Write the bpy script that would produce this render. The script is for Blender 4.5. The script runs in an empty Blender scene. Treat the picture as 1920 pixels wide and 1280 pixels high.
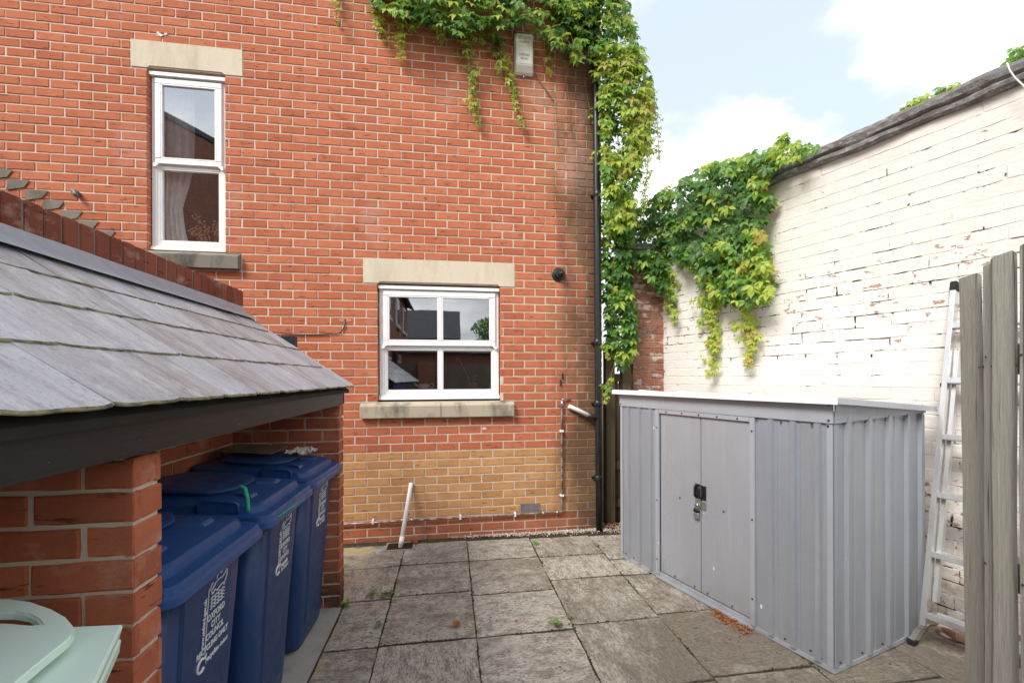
import bpy, bmesh, math, random
from mathutils import Vector, Matrix, noise
R = math.radians
rnd = random.Random(7)
C = bpy.context.scene.collection
scene = bpy.context.scene

# ------------------------------------------------------------------ camera
F_PX = 790.0; PSI = math.atan(116/790); RHO = R(.2); CAM_H = 1.6; HOR = 708.4
cd = bpy.data.cameras.new('camera'); cam = bpy.data.objects.new('camera', cd); C.objects.link(cam)
cd.sensor_width = 36; cd.lens = F_PX/1920*36; cd.shift_y = (HOR-640)/1920; cd.clip_start = .05; cd.clip_end = 3000
fw = Vector((math.sin(PSI), math.cos(PSI), 0)); rt = Vector((math.cos(PSI), -math.sin(PSI), 0)); up = Vector((0,0,1))
r2 = rt*math.cos(RHO) - up*math.sin(RHO); u2 = up*math.cos(RHO) + rt*math.sin(RHO)
cam.matrix_world = Matrix(((r2.x,u2.x,-fw.x,0),(r2.y,u2.y,-fw.y,0),(r2.z,u2.z,-fw.z,CAM_H),(0,0,0,1)))
scene.camera = cam

# ------------------------------------------------------------------ sky, sun, exposure
SUN_DIR = Vector((-.54, -.47, .70)).normalized()
world = bpy.data.worlds.new('World'); scene.world = world; world.use_nodes = True
def build_sky():
    nt = world.node_tree; N = nt.nodes; L = nt.links; N.clear()
    out = N.new('ShaderNodeOutputWorld'); bg = N.new('ShaderNodeBackground')
    sky = N.new('ShaderNodeTexSky'); sky.sky_type = 'NISHITA'; sky.sun_disc = False
    sky.sun_elevation = math.asin(SUN_DIR.z); sky.sun_rotation = math.atan2(SUN_DIR.x, SUN_DIR.y)
    tc = N.new('ShaderNodeTexCoord'); sep = N.new('ShaderNodeSeparateXYZ'); L.new(tc.outputs['Generated'], sep.inputs[0])
    # clouds lie on a high level sheet: direction divided by its height
    mx = N.new('ShaderNodeMath'); mx.operation = 'MAXIMUM'; mx.inputs[1].default_value = .0; L.new(sep.outputs['Z'], mx.inputs[0])
    ad = N.new('ShaderNodeMath'); ad.inputs[1].default_value = .28; L.new(mx.outputs[0], ad.inputs[0])
    dv = N.new('ShaderNodeVectorMath'); dv.operation = 'DIVIDE'; L.new(tc.outputs['Generated'], dv.inputs[0])
    cb = N.new('ShaderNodeCombineXYZ')
    for i in range(3): L.new(ad.outputs[0], cb.inputs[i])
    L.new(cb.outputs[0], dv.inputs[1])
    mp = N.new('ShaderNodeMapping'); mp.inputs['Location'].default_value = (9.1, .8, 5); L.new(dv.outputs[0], mp.inputs[0])
    n1 = N.new('ShaderNodeTexNoise'); n1.inputs['Scale'].default_value = 2.2; n1.inputs['Detail'].default_value = 9; n1.inputs['Roughness'].default_value = .52
    L.new(mp.outputs[0], n1.inputs['Vector'])
    # more cloud towards the horizon
    mr = N.new('ShaderNodeMapRange'); mr.inputs['From Min'].default_value = .30; mr.inputs['From Max'].default_value = .61
    mr.inputs['To Min'].default_value = .25; mr.inputs['To Max'].default_value = -.022; L.new(sep.outputs['Z'], mr.inputs['Value'])
    sm = N.new('ShaderNodeMath'); L.new(n1.outputs['Fac'], sm.inputs[0]); L.new(mr.outputs[0], sm.inputs[1])
    ms = N.new('ShaderNodeMapRange'); ms.interpolation_type = 'SMOOTHSTEP'
    ms.inputs['From Min'].default_value = .45; ms.inputs['From Max'].default_value = .60; L.new(sm.outputs[0], ms.inputs['Value'])
    n2 = N.new('ShaderNodeTexNoise'); n2.inputs['Scale'].default_value = 2.6; n2.inputs['Detail'].default_value = 5; L.new(mp.outputs[0], n2.inputs['Vector'])
    cr = N.new('ShaderNodeValToRGB'); cr.color_ramp.elements[0].position = .40; cr.color_ramp.elements[0].color = (4.7,4.8,5.0,1)
    cr.color_ramp.elements[1].position = .6; cr.color_ramp.elements[1].color = (7.2,7.2,7.25,1); L.new(n2.outputs['Fac'], cr.inputs[0])
    veil = N.new('ShaderNodeMix'); veil.data_type = 'RGBA'; veil.inputs[0].default_value = .68; veil.inputs[7].default_value = (4.7,5.2,5.7,1)
    L.new(sky.outputs[0], veil.inputs[6])
    mix = N.new('ShaderNodeMix'); mix.data_type = 'RGBA'; L.new(ms.outputs[0], mix.inputs[0]); L.new(veil.outputs[2], mix.inputs[6]); L.new(cr.outputs[0], mix.inputs[7])
    L.new(mix.outputs[2], bg.inputs[0]); bg.inputs[1].default_value = .10; L.new(bg.outputs[0], out.inputs[0])
build_sky()
sd = bpy.data.lights.new('sun', 'SUN'); sd.energy = 2.1; sd.angle = R(24); sd.color = (1,.95,.88)
sun = bpy.data.objects.new('sun', sd); C.objects.link(sun); sun.location = SUN_DIR*30
sun.rotation_euler = SUN_DIR.to_track_quat('Z','Y').to_euler()
scene.view_settings.view_transform = 'Standard'; scene.view_settings.look = 'None'
scene.view_settings.exposure = 1.15; scene.view_settings.gamma = 1; scene.view_settings.use_curve_mapping = False

# ------------------------------------------------------------------ picture ray -> place helpers (a survey of the photo)
def ray(u, v):
    a = (u-960)/F_PX; b = -(v-HOR)/F_PX
    a2 = a*math.cos(RHO)+b*math.sin(RHO); b2 = -a*math.sin(RHO)+b*math.cos(RHO)
    return Vector((math.sin(PSI)+a2*math.cos(PSI), math.cos(PSI)-a2*math.sin(PSI), b2))
def atY(u, v, Y=4.3): r = ray(u,v); return Vector((0,0,CAM_H)) + r*(Y/r.y)
def atZ(u, v, Z=0): r = ray(u,v); return Vector((0,0,CAM_H)) + r*((Z-CAM_H)/r.z)
def atX(u, v, X): r = ray(u,v); return Vector((0,0,CAM_H)) + r*(X/r.x)
def atP(u, v, P, D):
    r = ray(u,v); n = (D[1],-D[0]); return Vector((0,0,CAM_H)) + r*((P[0]*n[0]+P[1]*n[1])/(r.x*n[0]+r.y*n[1]))
def proj(p):
    x,y,z = p; zc = x*math.sin(PSI)+y*math.cos(PSI)
    if zc < .05: return (-9999,-9999,zc)
    a = (x*math.cos(PSI)-y*math.sin(PSI))/zc; b = (z-CAM_H)/zc
    return (960+F_PX*(a*math.cos(RHO)-b*math.sin(RHO)), HOR-F_PX*(a*math.sin(RHO)+b*math.cos(RHO)), zc)

# ------------------------------------------------------------------ material helper
class M:
    def __init__(s, name, rough=.8, metal=0, spec=.3):
        s.m = bpy.data.materials.new(name); s.m.use_nodes = True; s.nt = s.m.node_tree; s.N = s.nt.nodes; s.L = s.nt.links
        s.b = s.N['Principled BSDF']; s.b.inputs['Roughness'].default_value = rough; s.b.inputs['Metallic'].default_value = metal
        s.b.inputs['Specular IOR Level'].default_value = spec
        s._pos = None
    def pos(s):
        if s._pos is None: s._pos = s.N.new('ShaderNodeNewGeometry')
        return s._pos.outputs['Position']
    def objc(s): return s.N.new('ShaderNodeTexCoord').outputs['Object']
    def put(s, sock, v):
        if isinstance(v, bpy.types.NodeSocket): s.L.new(v, sock)
        elif v is not None: sock.default_value = v
    def mapv(s, v, scale=(1,1,1), loc=(0,0,0), rot=(0,0,0)):
        n = s.N.new('ShaderNodeMapping'); s.put(n.inputs[0], v); n.inputs['Scale'].default_value = scale; n.inputs['Location'].default_value = loc; n.inputs['Rotation'].default_value = rot; return n.outputs[0]
    def noise(s, v, scale=5, det=4, rough=.55, col=False, dist=0):
        n = s.N.new('ShaderNodeTexNoise'); s.put(n.inputs['Vector'], v); n.inputs['Scale'].default_value = scale; n.inputs['Detail'].default_value = det
        n.inputs['Roughness'].default_value = rough; n.inputs['Distortion'].default_value = dist; return n.outputs['Color' if col else 'Fac']
    def voro(s, v, scale=5, feat='F1', out='Distance'):
        n = s.N.new('ShaderNodeTexVoronoi'); s.put(n.inputs['Vector'], v); n.inputs['Scale'].default_value = scale; n.feature = feat; return n.outputs[out]
    def wave(s, v, scale=5, dist=3, det=3, axis='X'):
        n = s.N.new('ShaderNodeTexWave'); s.put(n.inputs['Vector'], v); n.inputs['Scale'].default_value = scale; n.inputs['Distortion'].default_value = dist; n.inputs['Detail'].default_value = det; n.bands_direction = axis; return n.outputs['Fac']
    def rng(s, v, a, b, c=0, d=1, smooth=False):
        n = s.N.new('ShaderNodeMapRange'); s.put(n.inputs[0], v)
        for i,x in enumerate((a,b,c,d)): n.inputs[i+1].default_value = x
        if smooth: n.interpolation_type = 'SMOOTHSTEP'
        return n.outputs[0]
    def math(s, op, a, b=0):
        n = s.N.new('ShaderNodeMath'); n.operation = op; s.put(n.inputs[0], a); s.put(n.inputs[1], b); return n.outputs[0]
    def mix(s, f, a, b, mode='MIX'):
        n = s.N.new('ShaderNodeMix'); n.data_type = 'RGBA'; n.blend_type = mode; s.put(n.inputs[0], f)
        for i,x in ((6,a),(7,b)): s.put(n.inputs[i], x if isinstance(x, bpy.types.NodeSocket) else (*x,1) if len(x)==3 else x)
        return n.outputs[2]
    def sep(s, v):
        n = s.N.new('ShaderNodeSeparateXYZ'); s.put(n.inputs[0], v); return n.outputs
    def rand(s):
        g = s.N.new('ShaderNodeNewGeometry').outputs['Random Per Island']; o = s.N.new('ShaderNodeObjectInfo').outputs['Random']
        return s.math('FRACT', s.math('ADD', g, o))
    def color(s, c): s.put(s.b.inputs['Base Color'], c if isinstance(c, bpy.types.NodeSocket) else (*c,1)); return s
    def rough(s, v): s.put(s.b.inputs['Roughness'], v); return s
    def bump(s, h, strength=.3, dist=.01):
        n = s.N.new('ShaderNodeBump'); s.put(n.inputs['Height'], h); n.inputs['Strength'].default_value = strength; n.inputs['Distance'].default_value = dist
        prev = s.b.inputs['Normal'].links
        if prev: s.L.new(prev[0].from_socket, n.inputs['Normal'])
        s.L.new(n.outputs[0], s.b.inputs['Normal']); return s

def plain(name, col, rough=.6, metal=0, spec=.3, var=.12, nscale=14, bump=0):
    m = M(name, rough, metal, spec); n = m.noise(m.pos(), nscale, 5)
    m.color(m.mix(m.rng(n,.3,.7), [c*(1-var) for c in col], [min(1,c*(1+var)) for c in col]))
    m.rough(m.rng(m.noise(m.pos(), nscale*2, 3), .3,.7, max(.02,rough-.08), min(1,rough+.08)))
    if bump: m.bump(m.noise(m.pos(), nscale*6, 3), bump, .004)
    return m.m

def brick_mat(name, dark, mid, light, stain='', axis='X'):
    m = M(name, .88, 0, .2); p = m.pos(); r = m.rand()
    base = m.mix(m.rng(r,0,1), mid, light); r2_ = m.math('FRACT', m.math('MULTIPLY', r, 7.31))
    base = m.mix(m.rng(r2_,.55,1,0,.5), base, dark); gt = m.noise(p, 330, 3, .7); base = m.mix(m.rng(gt,.52,.70,0,.28), base, [c*.45 for c in dark]); base = m.mix(m.rng(gt,.40,.28,0,.22), base, [min(1,c*1.5) for c in light])
    fl = m.noise(m.mapv(p,(1,1,1)), 46, 6, .65); base = m.mix(m.rng(fl,.35,.75,0,.35), base, light)
    blot = m.noise(p, 9, 4); base = m.mix(m.rng(blot,.45,.75,0,.35), base, dark)
    sc = (9,9,70) ; cre = m.noise(m.mapv(p, sc, rot=(0,.10,0)), 1.0, 3, .6)
    cm = m.rng(cre,.625,.67); cm = m.math('MULTIPLY', cm, m.rng(m.noise(p, 13, 2),.45,.55))
    base = m.mix(m.math('MULTIPLY', cm, .8), base, [c*.35 for c in dark])
    X,Y,Z = m.sep(p)
    if stain == 'house':
        n = m.noise(m.mapv(p,(3,3,1.2)), 1.6, 5, .6)
        edge = m.math('ADD', m.rng(X,.72,1.50,0,1), m.math('MULTIPLY', m.math('SUBTRACT', n, .5), 1.1))
        st = m.rng(edge,.42,.82,0,.86)
        base = m.mix(st, base, m.mix(m.noise(p,30,4), (.055,.035,.022), (.15,.095,.055)))
        gr = m.math('MULTIPLY', m.rng(m.noise(m.mapv(p,(2,2,.9),(4,1,2)), 1.7,4),.52,.66), m.rng(X,.55,1.1,0,.38))
        base = m.mix(gr, base, (.30,.175,.075))
        lo = m.math('MULTIPLY', m.rng(Z,.0,.16,1,0), m.rng(m.noise(p,7,4),.35,.6)); base = m.mix(m.math('MULTIPLY',lo,.5), base, (.12,.08,.06))
        hz = m.math('MULTIPLY', m.rng(m.noise(m.mapv(p,(1,1,1),(2.2,0,5)), 1.5, 5,.6),.56,.74,0,.30), 1); base = m.mix(hz, base, (.62,.45,.38))
    if stain == 'store':
        lo = m.math('MULTIPLY', m.rng(Z,.10,.38,1,0), m.rng(m.noise(p,6,4),.25,.5)); base = m.mix(m.math('MULTIPLY',lo,.8), base, (.05,.035,.025))
        ef = m.rng(m.noise(m.mapv(p,(1,1,1.5)), 5, 6,.7),.56,.72,0,.5); base = m.mix(ef, base, (.62,.44,.34))
    if stain == 'old':
        ef = m.rng(m.noise(m.mapv(p,(1,1,2)), 6.5, 5,.6),.53,.60,0,.9); base = m.mix(ef, base, (.60,.50,.44))
        dk = m.rng(m.noise(m.mapv(p,(1,1,1),(3,3,3)), 4, 5),.55,.70,0,.7); base = m.mix(dk, base, (.10,.065,.05))
    m.color(base)
    h = m.math('SUBTRACT', m.math('MULTIPLY', fl, .5), cm)
    m.bump(h, .55, .006); m.bump(gt, .5, .003)
    return m.m
def mortar_mat(name, a, b, stain=False):
    m = M(name, .95, 0, .1); p = m.pos(); n = m.noise(p, 60, 5, .7); c = m.mix(n, a, b)
    if stain:
        X,Y,Z = m.sep(p); e = m.math('ADD', m.rng(X,.68,1.50,0,1), m.math('MULTIPLY', m.math('SUBTRACT', m.noise(m.mapv(p,(3,3,1.2)),1.6,5,.6), .5), 1.5))
        c = m.mix(m.rng(e,.38,.90,0,.85), c, (.13,.095,.065))
        g = m.rng(m.noise(p, 3.1, 5),.56,.70,0,.55); c = m.mix(g, c, (.30,.24,.17))
    m.color(c); m.bump(m.noise(p, 120, 4,.7), .5, .004); return m.m

MT = {}
MT['brick'] = brick_mat('red_house_brick', (.31,.084,.044), (.46,.138,.068), (.54,.185,.098), 'house')
MT['brick_y'] = brick_mat('buff_house_brick', (.33,.155,.065), (.52,.265,.108), (.58,.32,.145), 'house')
MT['brick_s'] = brick_mat('store_brick', (.25,.075,.045), (.44,.130,.066), (.52,.170,.090), 'store')
MT['brick_c'] = brick_mat('coping_brick', (.11,.035,.026), (.19,.058,.040), (.26,.085,.055), 'store')
MT['brick_o'] = brick_mat('old_pier_brick', (.20,.075,.055), (.36,.14,.095), (.44,.20,.14), 'old')
MT['mortar'] = mortar_mat('cream_mortar', (.58,.46,.36), (.72,.61,.50), True)
MT['mortar_s'] = mortar_mat('store_mortar', (.52,.46,.36), (.70,.63,.51))
MT['mortar_c'] = mortar_mat('coping_mortar', (.12,.10,.08), (.34,.30,.23))
MT['mortar_o'] = mortar_mat('old_mortar', (.20,.15,.11), (.42,.34,.27))
MT['upvc'] = plain('white_plastic_frame', (.88,.88,.88), .3, 0, .5, .02, 3)
MT['upvc_dirty'] = plain('white_waste_pipe', (.88,.88,.87), .4, 0, .4, .07, 14)
MT['black_plastic'] = plain('black_plastic', (.016,.017,.019), .38, 0, .5, .3, 30)
MT['rubber'] = plain('black_rubber', (.02,.02,.02), .8)
MT['seal'] = plain('dark_gap_seal', (.03,.03,.03), .9)
MT['screw'] = plain('dark_screw', (.06,.065,.07), .5, .7)
MT['galv'] = plain('galvanised_steel', (.55,.57,.58), .35, .9, .5, .15, 60)
MT['white_paper'] = plain('white_packaging', (.62,.60,.56), .5, 0, .5, .2, 30)
MT['print'] = plain('white_print', (.74,.76,.80), .6, 0, .3, .10, 80)
MT['grey_print'] = plain('grey_print', (.28,.28,.27), .7, 0, .3, .2, 80)
MT['interior'] = plain('interior_wall_paint', (.16,.15,.14), .9)
MT['ceramic'] = plain('white_ceramic', (.8,.8,.78), .12, 0, .6, .02)
MT['blue_glaze'] = plain('blue_glaze', (.03,.07,.35), .2, 0, .6, .1)
MT['terracotta'] = plain('terracotta', (.45,.16,.08), .85)
MT['twig'] = plain('dry_twig', (.28,.15,.09), .9, 0, .2, .3, 50)
MT['stem'] = plain('creeper_stem', (.30,.20,.09), .8, 0, .2, .35, 20)
MT['cable_white'] = plain('white_cable', (.7,.68,.62), .5)
MT['gravel'] = None

def stone_mat(name, a, b, dirt, amt):
    m = M(name, .9, 0, .2); p = m.pos(); c = m.mix(m.noise(m.mapv(p,(1,1,.5)), 5, 5), a, b)
    c = m.mix(m.rng(m.noise(m.mapv(p,(2.2,2.2,.7),(1,2,3)), 2.4, 6, .65),.48,.72,0,amt), c, dirt)
    c = m.mix(m.rng(m.noise(p, 90, 3),.60,.72,0,.35), c, [x*.5 for x in a]); m.color(c); m.bump(m.noise(p,110,4), .35, .004); return m.m
MT['lintel'] = stone_mat('lintel_stone', (.60,.52,.40), (.70,.63,.50), (.36,.31,.22), .45)
MT['sill'] = stone_mat('sill_stone', (.36,.31,.24), (.50,.44,.34), (.07,.06,.05), .95)
MT['sill_dark'] = stone_mat('dark_sill_stone', (.16,.145,.125), (.25,.225,.19), (.05,.045,.04), .9)
MT['concrete'] = stone_mat('store_concrete', (.36,.34,.31), (.44,.42,.38), (.17,.16,.14), .5)

def paving():
    m = M('riven_paving', .92, 0, .2); p = m.pos(); r = m.rand(); X,Y,Z = m.sep(p)
    c = m.mix(m.noise(p, 6, 6, .65), (.45,.41,.35), (.62,.58,.51))
    rot = m.N.new('ShaderNodeVectorRotate'); rot.rotation_type = 'Z_AXIS'; m.put(rot.inputs['Vector'], p)
    rr = m.math('MULTIPLY', m.math('GREATER_THAN', m.math('FRACT', m.math('MULTIPLY', r, 5.7)), .5), 1.45); m.put(rot.inputs['Angle'], rr)
    pr = rot.outputs[0]
    alg = m.noise(m.mapv(pr,(1,1.7,1)), 3.2, 10, .78, dist=.2)
    thr = m.math('ADD', alg, m.rng(r,0,1,-.10,.06))
    thr = m.math('ADD', thr, m.rng(Y,3.3,4.25,0,.055))
    dkp = m.math('MULTIPLY', m.rng(X,1.05,1.4,0,.22), m.rng(Y,2.72,2.55,0,1)); thr = m.math('ADD', thr, dkp)
    c = m.mix(m.rng(thr,.42,.66,0,.85), c, m.mix(m.noise(p, 34, 5,.7), (.105,.088,.066), (.24,.205,.155)))
    sp = m.voro(m.mapv(p,(1,1,1)), 26); spn = m.math('MULTIPLY', m.rng(sp,.12,.30,1,0), m.rng(m.noise(p, 7, 3),.46,.60)); c = m.mix(m.math('MULTIPLY', spn, .75), c, (.045,.038,.030))
    fine = m.noise(m.mapv(pr,(1,2.6,1)), 38, 5, .75); c = m.mix(m.rng(fine,.48,.60,0,.65), c, (.085,.066,.046)); md = m.noise(m.mapv(pr,(1,1.6,1),(3,8,2)), 11, 7, .75); c = m.mix(m.rng(md,.47,.60,0,.65), c, (.165,.135,.10))
    ye = m.math('MULTIPLY', m.rng(X,-.69,-.745,0,1), m.rng(m.noise(p, 5.5, 3),.47,.60)); c = m.mix(m.math('MULTIPLY', ye, .8), c, (.50,.38,.17))
    wh = m.rng(m.noise(m.mapv(p,(1,1,1),(7,3,1)), 3.4, 7, .7),.55,.70,0,.55); c = m.mix(wh, c, (.50,.47,.41))
    m.color(c); riv = m.noise(m.mapv(pr,(1,3.5,1)), 9, 7, .62); m.bump(riv, .9, .018); m.bump(m.noise(p,130,3), .4, .003); return m.m
MT['paving'] = paving()
MT['soil'] = plain('joint_soil', (.06,.05,.035), .95, 0, .1, .5, 40, .5)

def painted_wall():
    m = M('cream_masonry_paint', .82, 0, .25); p = m.pos(); X,Y,Z = m.sep(p)
    c = m.mix(m.noise(p, 2.2, 5), (.67,.63,.58), (.77,.74,.70))
    dirt = m.rng(m.noise(m.mapv(p,(1.4,1.4,.6)), 2.6, 6,.6),.55,.75,0,.16); c = m.mix(dirt, c, (.45,.38,.29))
    band = m.math('MULTIPLY', m.rng(Z,1.75,1.95,0,1), m.rng(Z,2.75,2.45,0,1))
    low = m.rng(Z,1.35,.9,0,1)
    tz = m.math('MULTIPLY', m.math('MAXIMUM', band, m.math('MULTIPLY', low, 1.15)), .076)
    chip = m.noise(m.mapv(p,(1,1,1.7)), 11, 7, .68)
    ch = m.rng(m.math('ADD', chip, m.math('ADD', tz, m.rng(m.noise(p,1.7,3),.45,.7,0,.05))),.695,.72); c = m.mix(m.math('MULTIPLY',ch,.85), c, m.mix(m.noise(p,25,3), (.22,.10,.07), (.50,.27,.21)))
    vlow = m.math('MULTIPLY', m.rng(Z,.95,.3,0,1), m.rng(m.noise(m.mapv(p,(1,1,1.3)), 4.5, 7,.7),.40,.62,0,.8)); c = m.mix(vlow, c, (.27,.19,.12))
    m.color(c); m.bump(m.noise(m.mapv(p,(1,1,1.6)), 26, 5,.6), .5, .008); m.bump(m.math('MULTIPLY',ch,-1), .8, .004); return m.m
MT['wpaint'] = painted_wall()
def painted_joint():
    m = M('painted_joint', .9, 0, .1); p = m.pos(); X,Y,Z = m.sep(p)
    band = m.math('MULTIPLY', m.rng(Z,1.70,1.86,0,1), m.rng(Z,2.62,2.40,0,1)); low = m.rng(Z,1.25,.8,0,.8)
    t = m.math('ADD', m.noise(m.mapv(p,(1.6,1.6,2.6)), 4.0, 7, .66), m.math('MULTIPLY', m.math('MAXIMUM', band, low), .085))
    k = m.rng(t,.585,.625); c = m.mix(m.noise(p,3,4), (.63,.59,.535), (.73,.70,.65))
    m.color(m.mix(k, c, (.035,.026,.02))); m.bump(m.math('MULTIPLY', k, -1), 1, .012); return m.m
MT['wjoint'] = painted_joint()

def slate_mat():
    m = M('roof_slate', .55, 0, .4); p = m.pos(); r = m.rand()
    c = m.mix(r, (.35,.36,.40), (.46,.465,.50)); c = m.mix(m.rng(m.math('FRACT', m.math('MULTIPLY', r, 9.7)),.5,1,0,.75), c, (.245,.215,.19))
    st = m.noise(m.mapv(p,(1.4,6,1.4)), 2.4, 7, .62); c = m.mix(m.rng(st,.40,.66,0,.8), c, (.47,.475,.52))
    c = m.mix(m.rng(m.noise(m.mapv(p,(1,4.5,1),(4,4,4)), 3.0, 6,.65),.52,.72,0,.5), c, (.15,.14,.145))
    c = m.mix(m.rng(m.noise(p, 110, 3,.6),.56,.70,0,.5), c, (.13,.13,.135)); c = m.mix(m.rng(m.noise(m.mapv(p,(1,2,1),(9,2,1)), 9, 7,.72),.50,.64,0,.45), c, (.60,.60,.62)); c = m.mix(m.rng(m.noise(m.mapv(p,(1,2,1),(1,7,1)), 6, 7,.72),.54,.66,0,.45), c, (.17,.16,.155))
    m.color(c); m.rough(m.rng(m.noise(p,30,4),.3,.7,.42,.72)); m.bump(m.noise(m.mapv(p,(1,2.5,1)),26,6,.6), .55, .006); return m.m
MT['slate'] = slate_mat()
m_ = M('lichen_slate_edge', .95); p_ = m_.pos(); m_.color(m_.mix(m_.rng(m_.noise(p_,28,4),.4,.6), (.10,.095,.07), (.26,.235,.13))); m_.bump(m_.noise(p_,60,4),.8,.006); MT['slate_edge'] = m_.m
def lead_mat():
    m = M('lead_flashing', .5, .25, .5); p = m.pos(); c = m.mix(m.noise(m.mapv(p,(1,5,.6)), 4, 5), (.26,.30,.36), (.46,.50,.56))
    c = m.mix(m.rng(m.noise(m.mapv(p,(1,11,.25),(2,2,2)), 2.2, 3),.64,.70,0,.6), c, (.42,.42,.30)); m.color(c); m.bump(m.noise(p,14,3), .25, .01); return m.m
MT['lead'] = lead_mat()
def timber(name, a, b, g, sc=(1,1,.06), rough=.85, galg=.5, spec=.2):
    m = M(name, rough, 0, spec); p = m.pos(); r = m.rand(); gr = m.noise(m.mapv(p, [s*150 for s in sc]), 1, 6, .75, dist=.5)
    c = m.mix(gr, a, b); c = m.mix(m.rng(m.noise(m.mapv(p,(1,1,.35)), 4.0, 5,.6),.42,.66,0,galg), c, g); c = m.mix(m.rng(r,0,1,0,.5), c, a)
    c = m.mix(m.rng(m.noise(m.mapv(p,(90,90,1.6)),1,3,.6),.60,.66,0,.75), c, [x*.3 for x in a]); kn = m.voro(m.mapv(p,(1,1,.45)), 7); c = m.mix(m.rng(kn,.03,.075,.8,0), c, [x*.35 for x in a])
    m.color(c); m.bump(gr, 1.0, .006); return m.m
MT['fence_near'] = timber('green_treated_board', (.20,.185,.155), (.60,.59,.53), (.40,.46,.38), galg=.55)
MT['fence_back'] = timber('mossy_fence_board', (.10,.075,.045), (.25,.20,.13), (.12,.13,.05), galg=.7)
MT['fence_grey'] = timber('weathered_fence_board', (.12,.10,.08), (.27,.24,.20), (.14,.13,.09))
def fascia_mat():
    m = M('black_painted_fascia', .48, 0, .35); p = m.pos(); g = m.noise(m.mapv(p,(1,1.5,22)), 3, 5); c = m.mix(g, (.011,.011,.012), (.026,.026,.029))
    c = m.mix(m.rng(m.noise(m.mapv(p,(1,3,5)), 4.5, 7,.75),.665,.69,0,.7), c, (.38,.36,.33)); c = m.mix(m.rng(m.noise(p,170,2),.74,.77,0,.6), c, (.5,.48,.45)); m.color(c); m.bump(g, .35, .004); return m.m
MT['fascia'] = fascia_mat()
def bin_mat(name, a, b):
    m = M(name, .36, 0, .45); p = m.pos(); c = m.mix(m.noise(m.mapv(p,(1,1,.4)), 3, 5), a, b); sc = m.noise(m.mapv(p,(1,1,.35)), 34, 5, .7)
    c = m.mix(m.rng(sc,.60,.74,0,.30), c, (.13,.145,.20)); c = m.mix(m.rng(m.noise(m.mapv(p,(6,1,6)),9,4,.7),.70,.74,0,.55), c, (.35,.37,.42))
    m.color(c); m.rough(m.rng(m.noise(p,16,5),.3,.7,.30,.50)); m.bump(m.noise(p,200,2), .12, .002); return m.m
MT['bin_body'] = bin_mat('navy_bin_plastic', (.012,.040,.130), (.018,.056,.180)); MT['bin_lid'] = bin_mat('navy_lid_plastic', (.016,.062,.200), (.026,.088,.275))
def metal_mat(name, a, b, rough=.42, met=.25):
    m = M(name, rough, met, .5); p = m.pos(); c = m.mix(m.noise(m.mapv(p,(1,1,.25)), 2.4, 5), a, b); c = m.mix(m.rng(m.noise(p,160,2),.66,.74,0,.4), c, (.7,.72,.74))
    c = m.mix(m.rng(m.noise(m.mapv(p,(1,1,.4),(2,2,2)), 1.3, 3),.45,.75,0,.25), c, (.26,.26,.28)); c = m.mix(m.math('MULTIPLY', m.rng(m.sep(p)[2],.02,.22,1,0), m.rng(m.noise(p,9,5),.4,.7,0,.5)), c, (.25,.23,.20))
    m.color(c); m.rough(m.rng(m.noise(m.mapv(p,(1,1,.3)),6,5),.3,.7,rough-.12,rough+.16)); stk = m.noise(m.mapv(p,(14,14,.5)), 1.5, 5, .6); c = m.mix(m.rng(stk,.55,.72,0,.30), c, (.55,.56,.57)); m.color(c); m.bump(m.noise(m.mapv(p,(1,1,.35)), 4, 3), .35, .03); m.bump(m.noise(p,240,2),.10,.002); return m.m
MT['shed'] = metal_mat('grey_coated_steel', (.29,.315,.36), (.345,.37,.415)); MT['shed_door'] = metal_mat('grey_door_steel', (.37,.395,.44), (.42,.445,.49), .36, .25)
MT['shed_trim'] = metal_mat('pale_shed_trim', (.40,.43,.48), (.47,.50,.55)); MT['shed_roof'] = metal_mat('white_shed_roof', (.78,.80,.83), (.85,.87,.89), .45, .1)
MT['alu'] = metal_mat('aluminium', (.62,.63,.63), (.74,.75,.75), .33, .75)
def copper():
    m = M('painted_copper_pipe', .5, .5, .4); p = m.pos(); n = m.noise(p, 16, 5); c = m.mix(m.rng(n,.40,.62), (.17,.085,.06), (.40,.36,.34)); m.color(c); m.rough(m.rng(n,.3,.7,.6,.35)); return m.m
MT['copper'] = copper()
def coping_stone():
    m = M('weathered_coping_stone', .95, 0, .1); p = m.pos(); c = m.mix(m.noise(p, 8, 7,.7), (.085,.082,.085), (.27,.26,.255)); c = m.mix(m.rng(m.noise(m.mapv(p,(1,1,3)),12,7,.75),.50,.62,0,.75), c, (.42,.40,.37))
    c = m.mix(m.rng(m.noise(m.mapv(p,(1,1,1),(5,5,5)),6,5,.6),.60,.72,0,.6), c, (.20,.15,.11)); m.color(c); m.bump(m.noise(p,22,7,.7), 1, .02); return m.m
MT['coping'] = coping_stone()
def mint(name, a, b):
    m = M(name, .42, 0, .4); p = m.pos(); c = m.mix(m.noise(m.mapv(p,(1,1,1.5)), 5, 6), a, b); c = m.mix(m.rng(m.noise(p,18,6,.7),.60,.72,0,.35), c, (.30,.45,.32)); m.color(c); m.bump(m.noise(p,35,4),.10,.004); return m.m
MT['mint'] = mint('mint_plastic', (.70,.90,.78), (.80,.94,.86))
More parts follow.
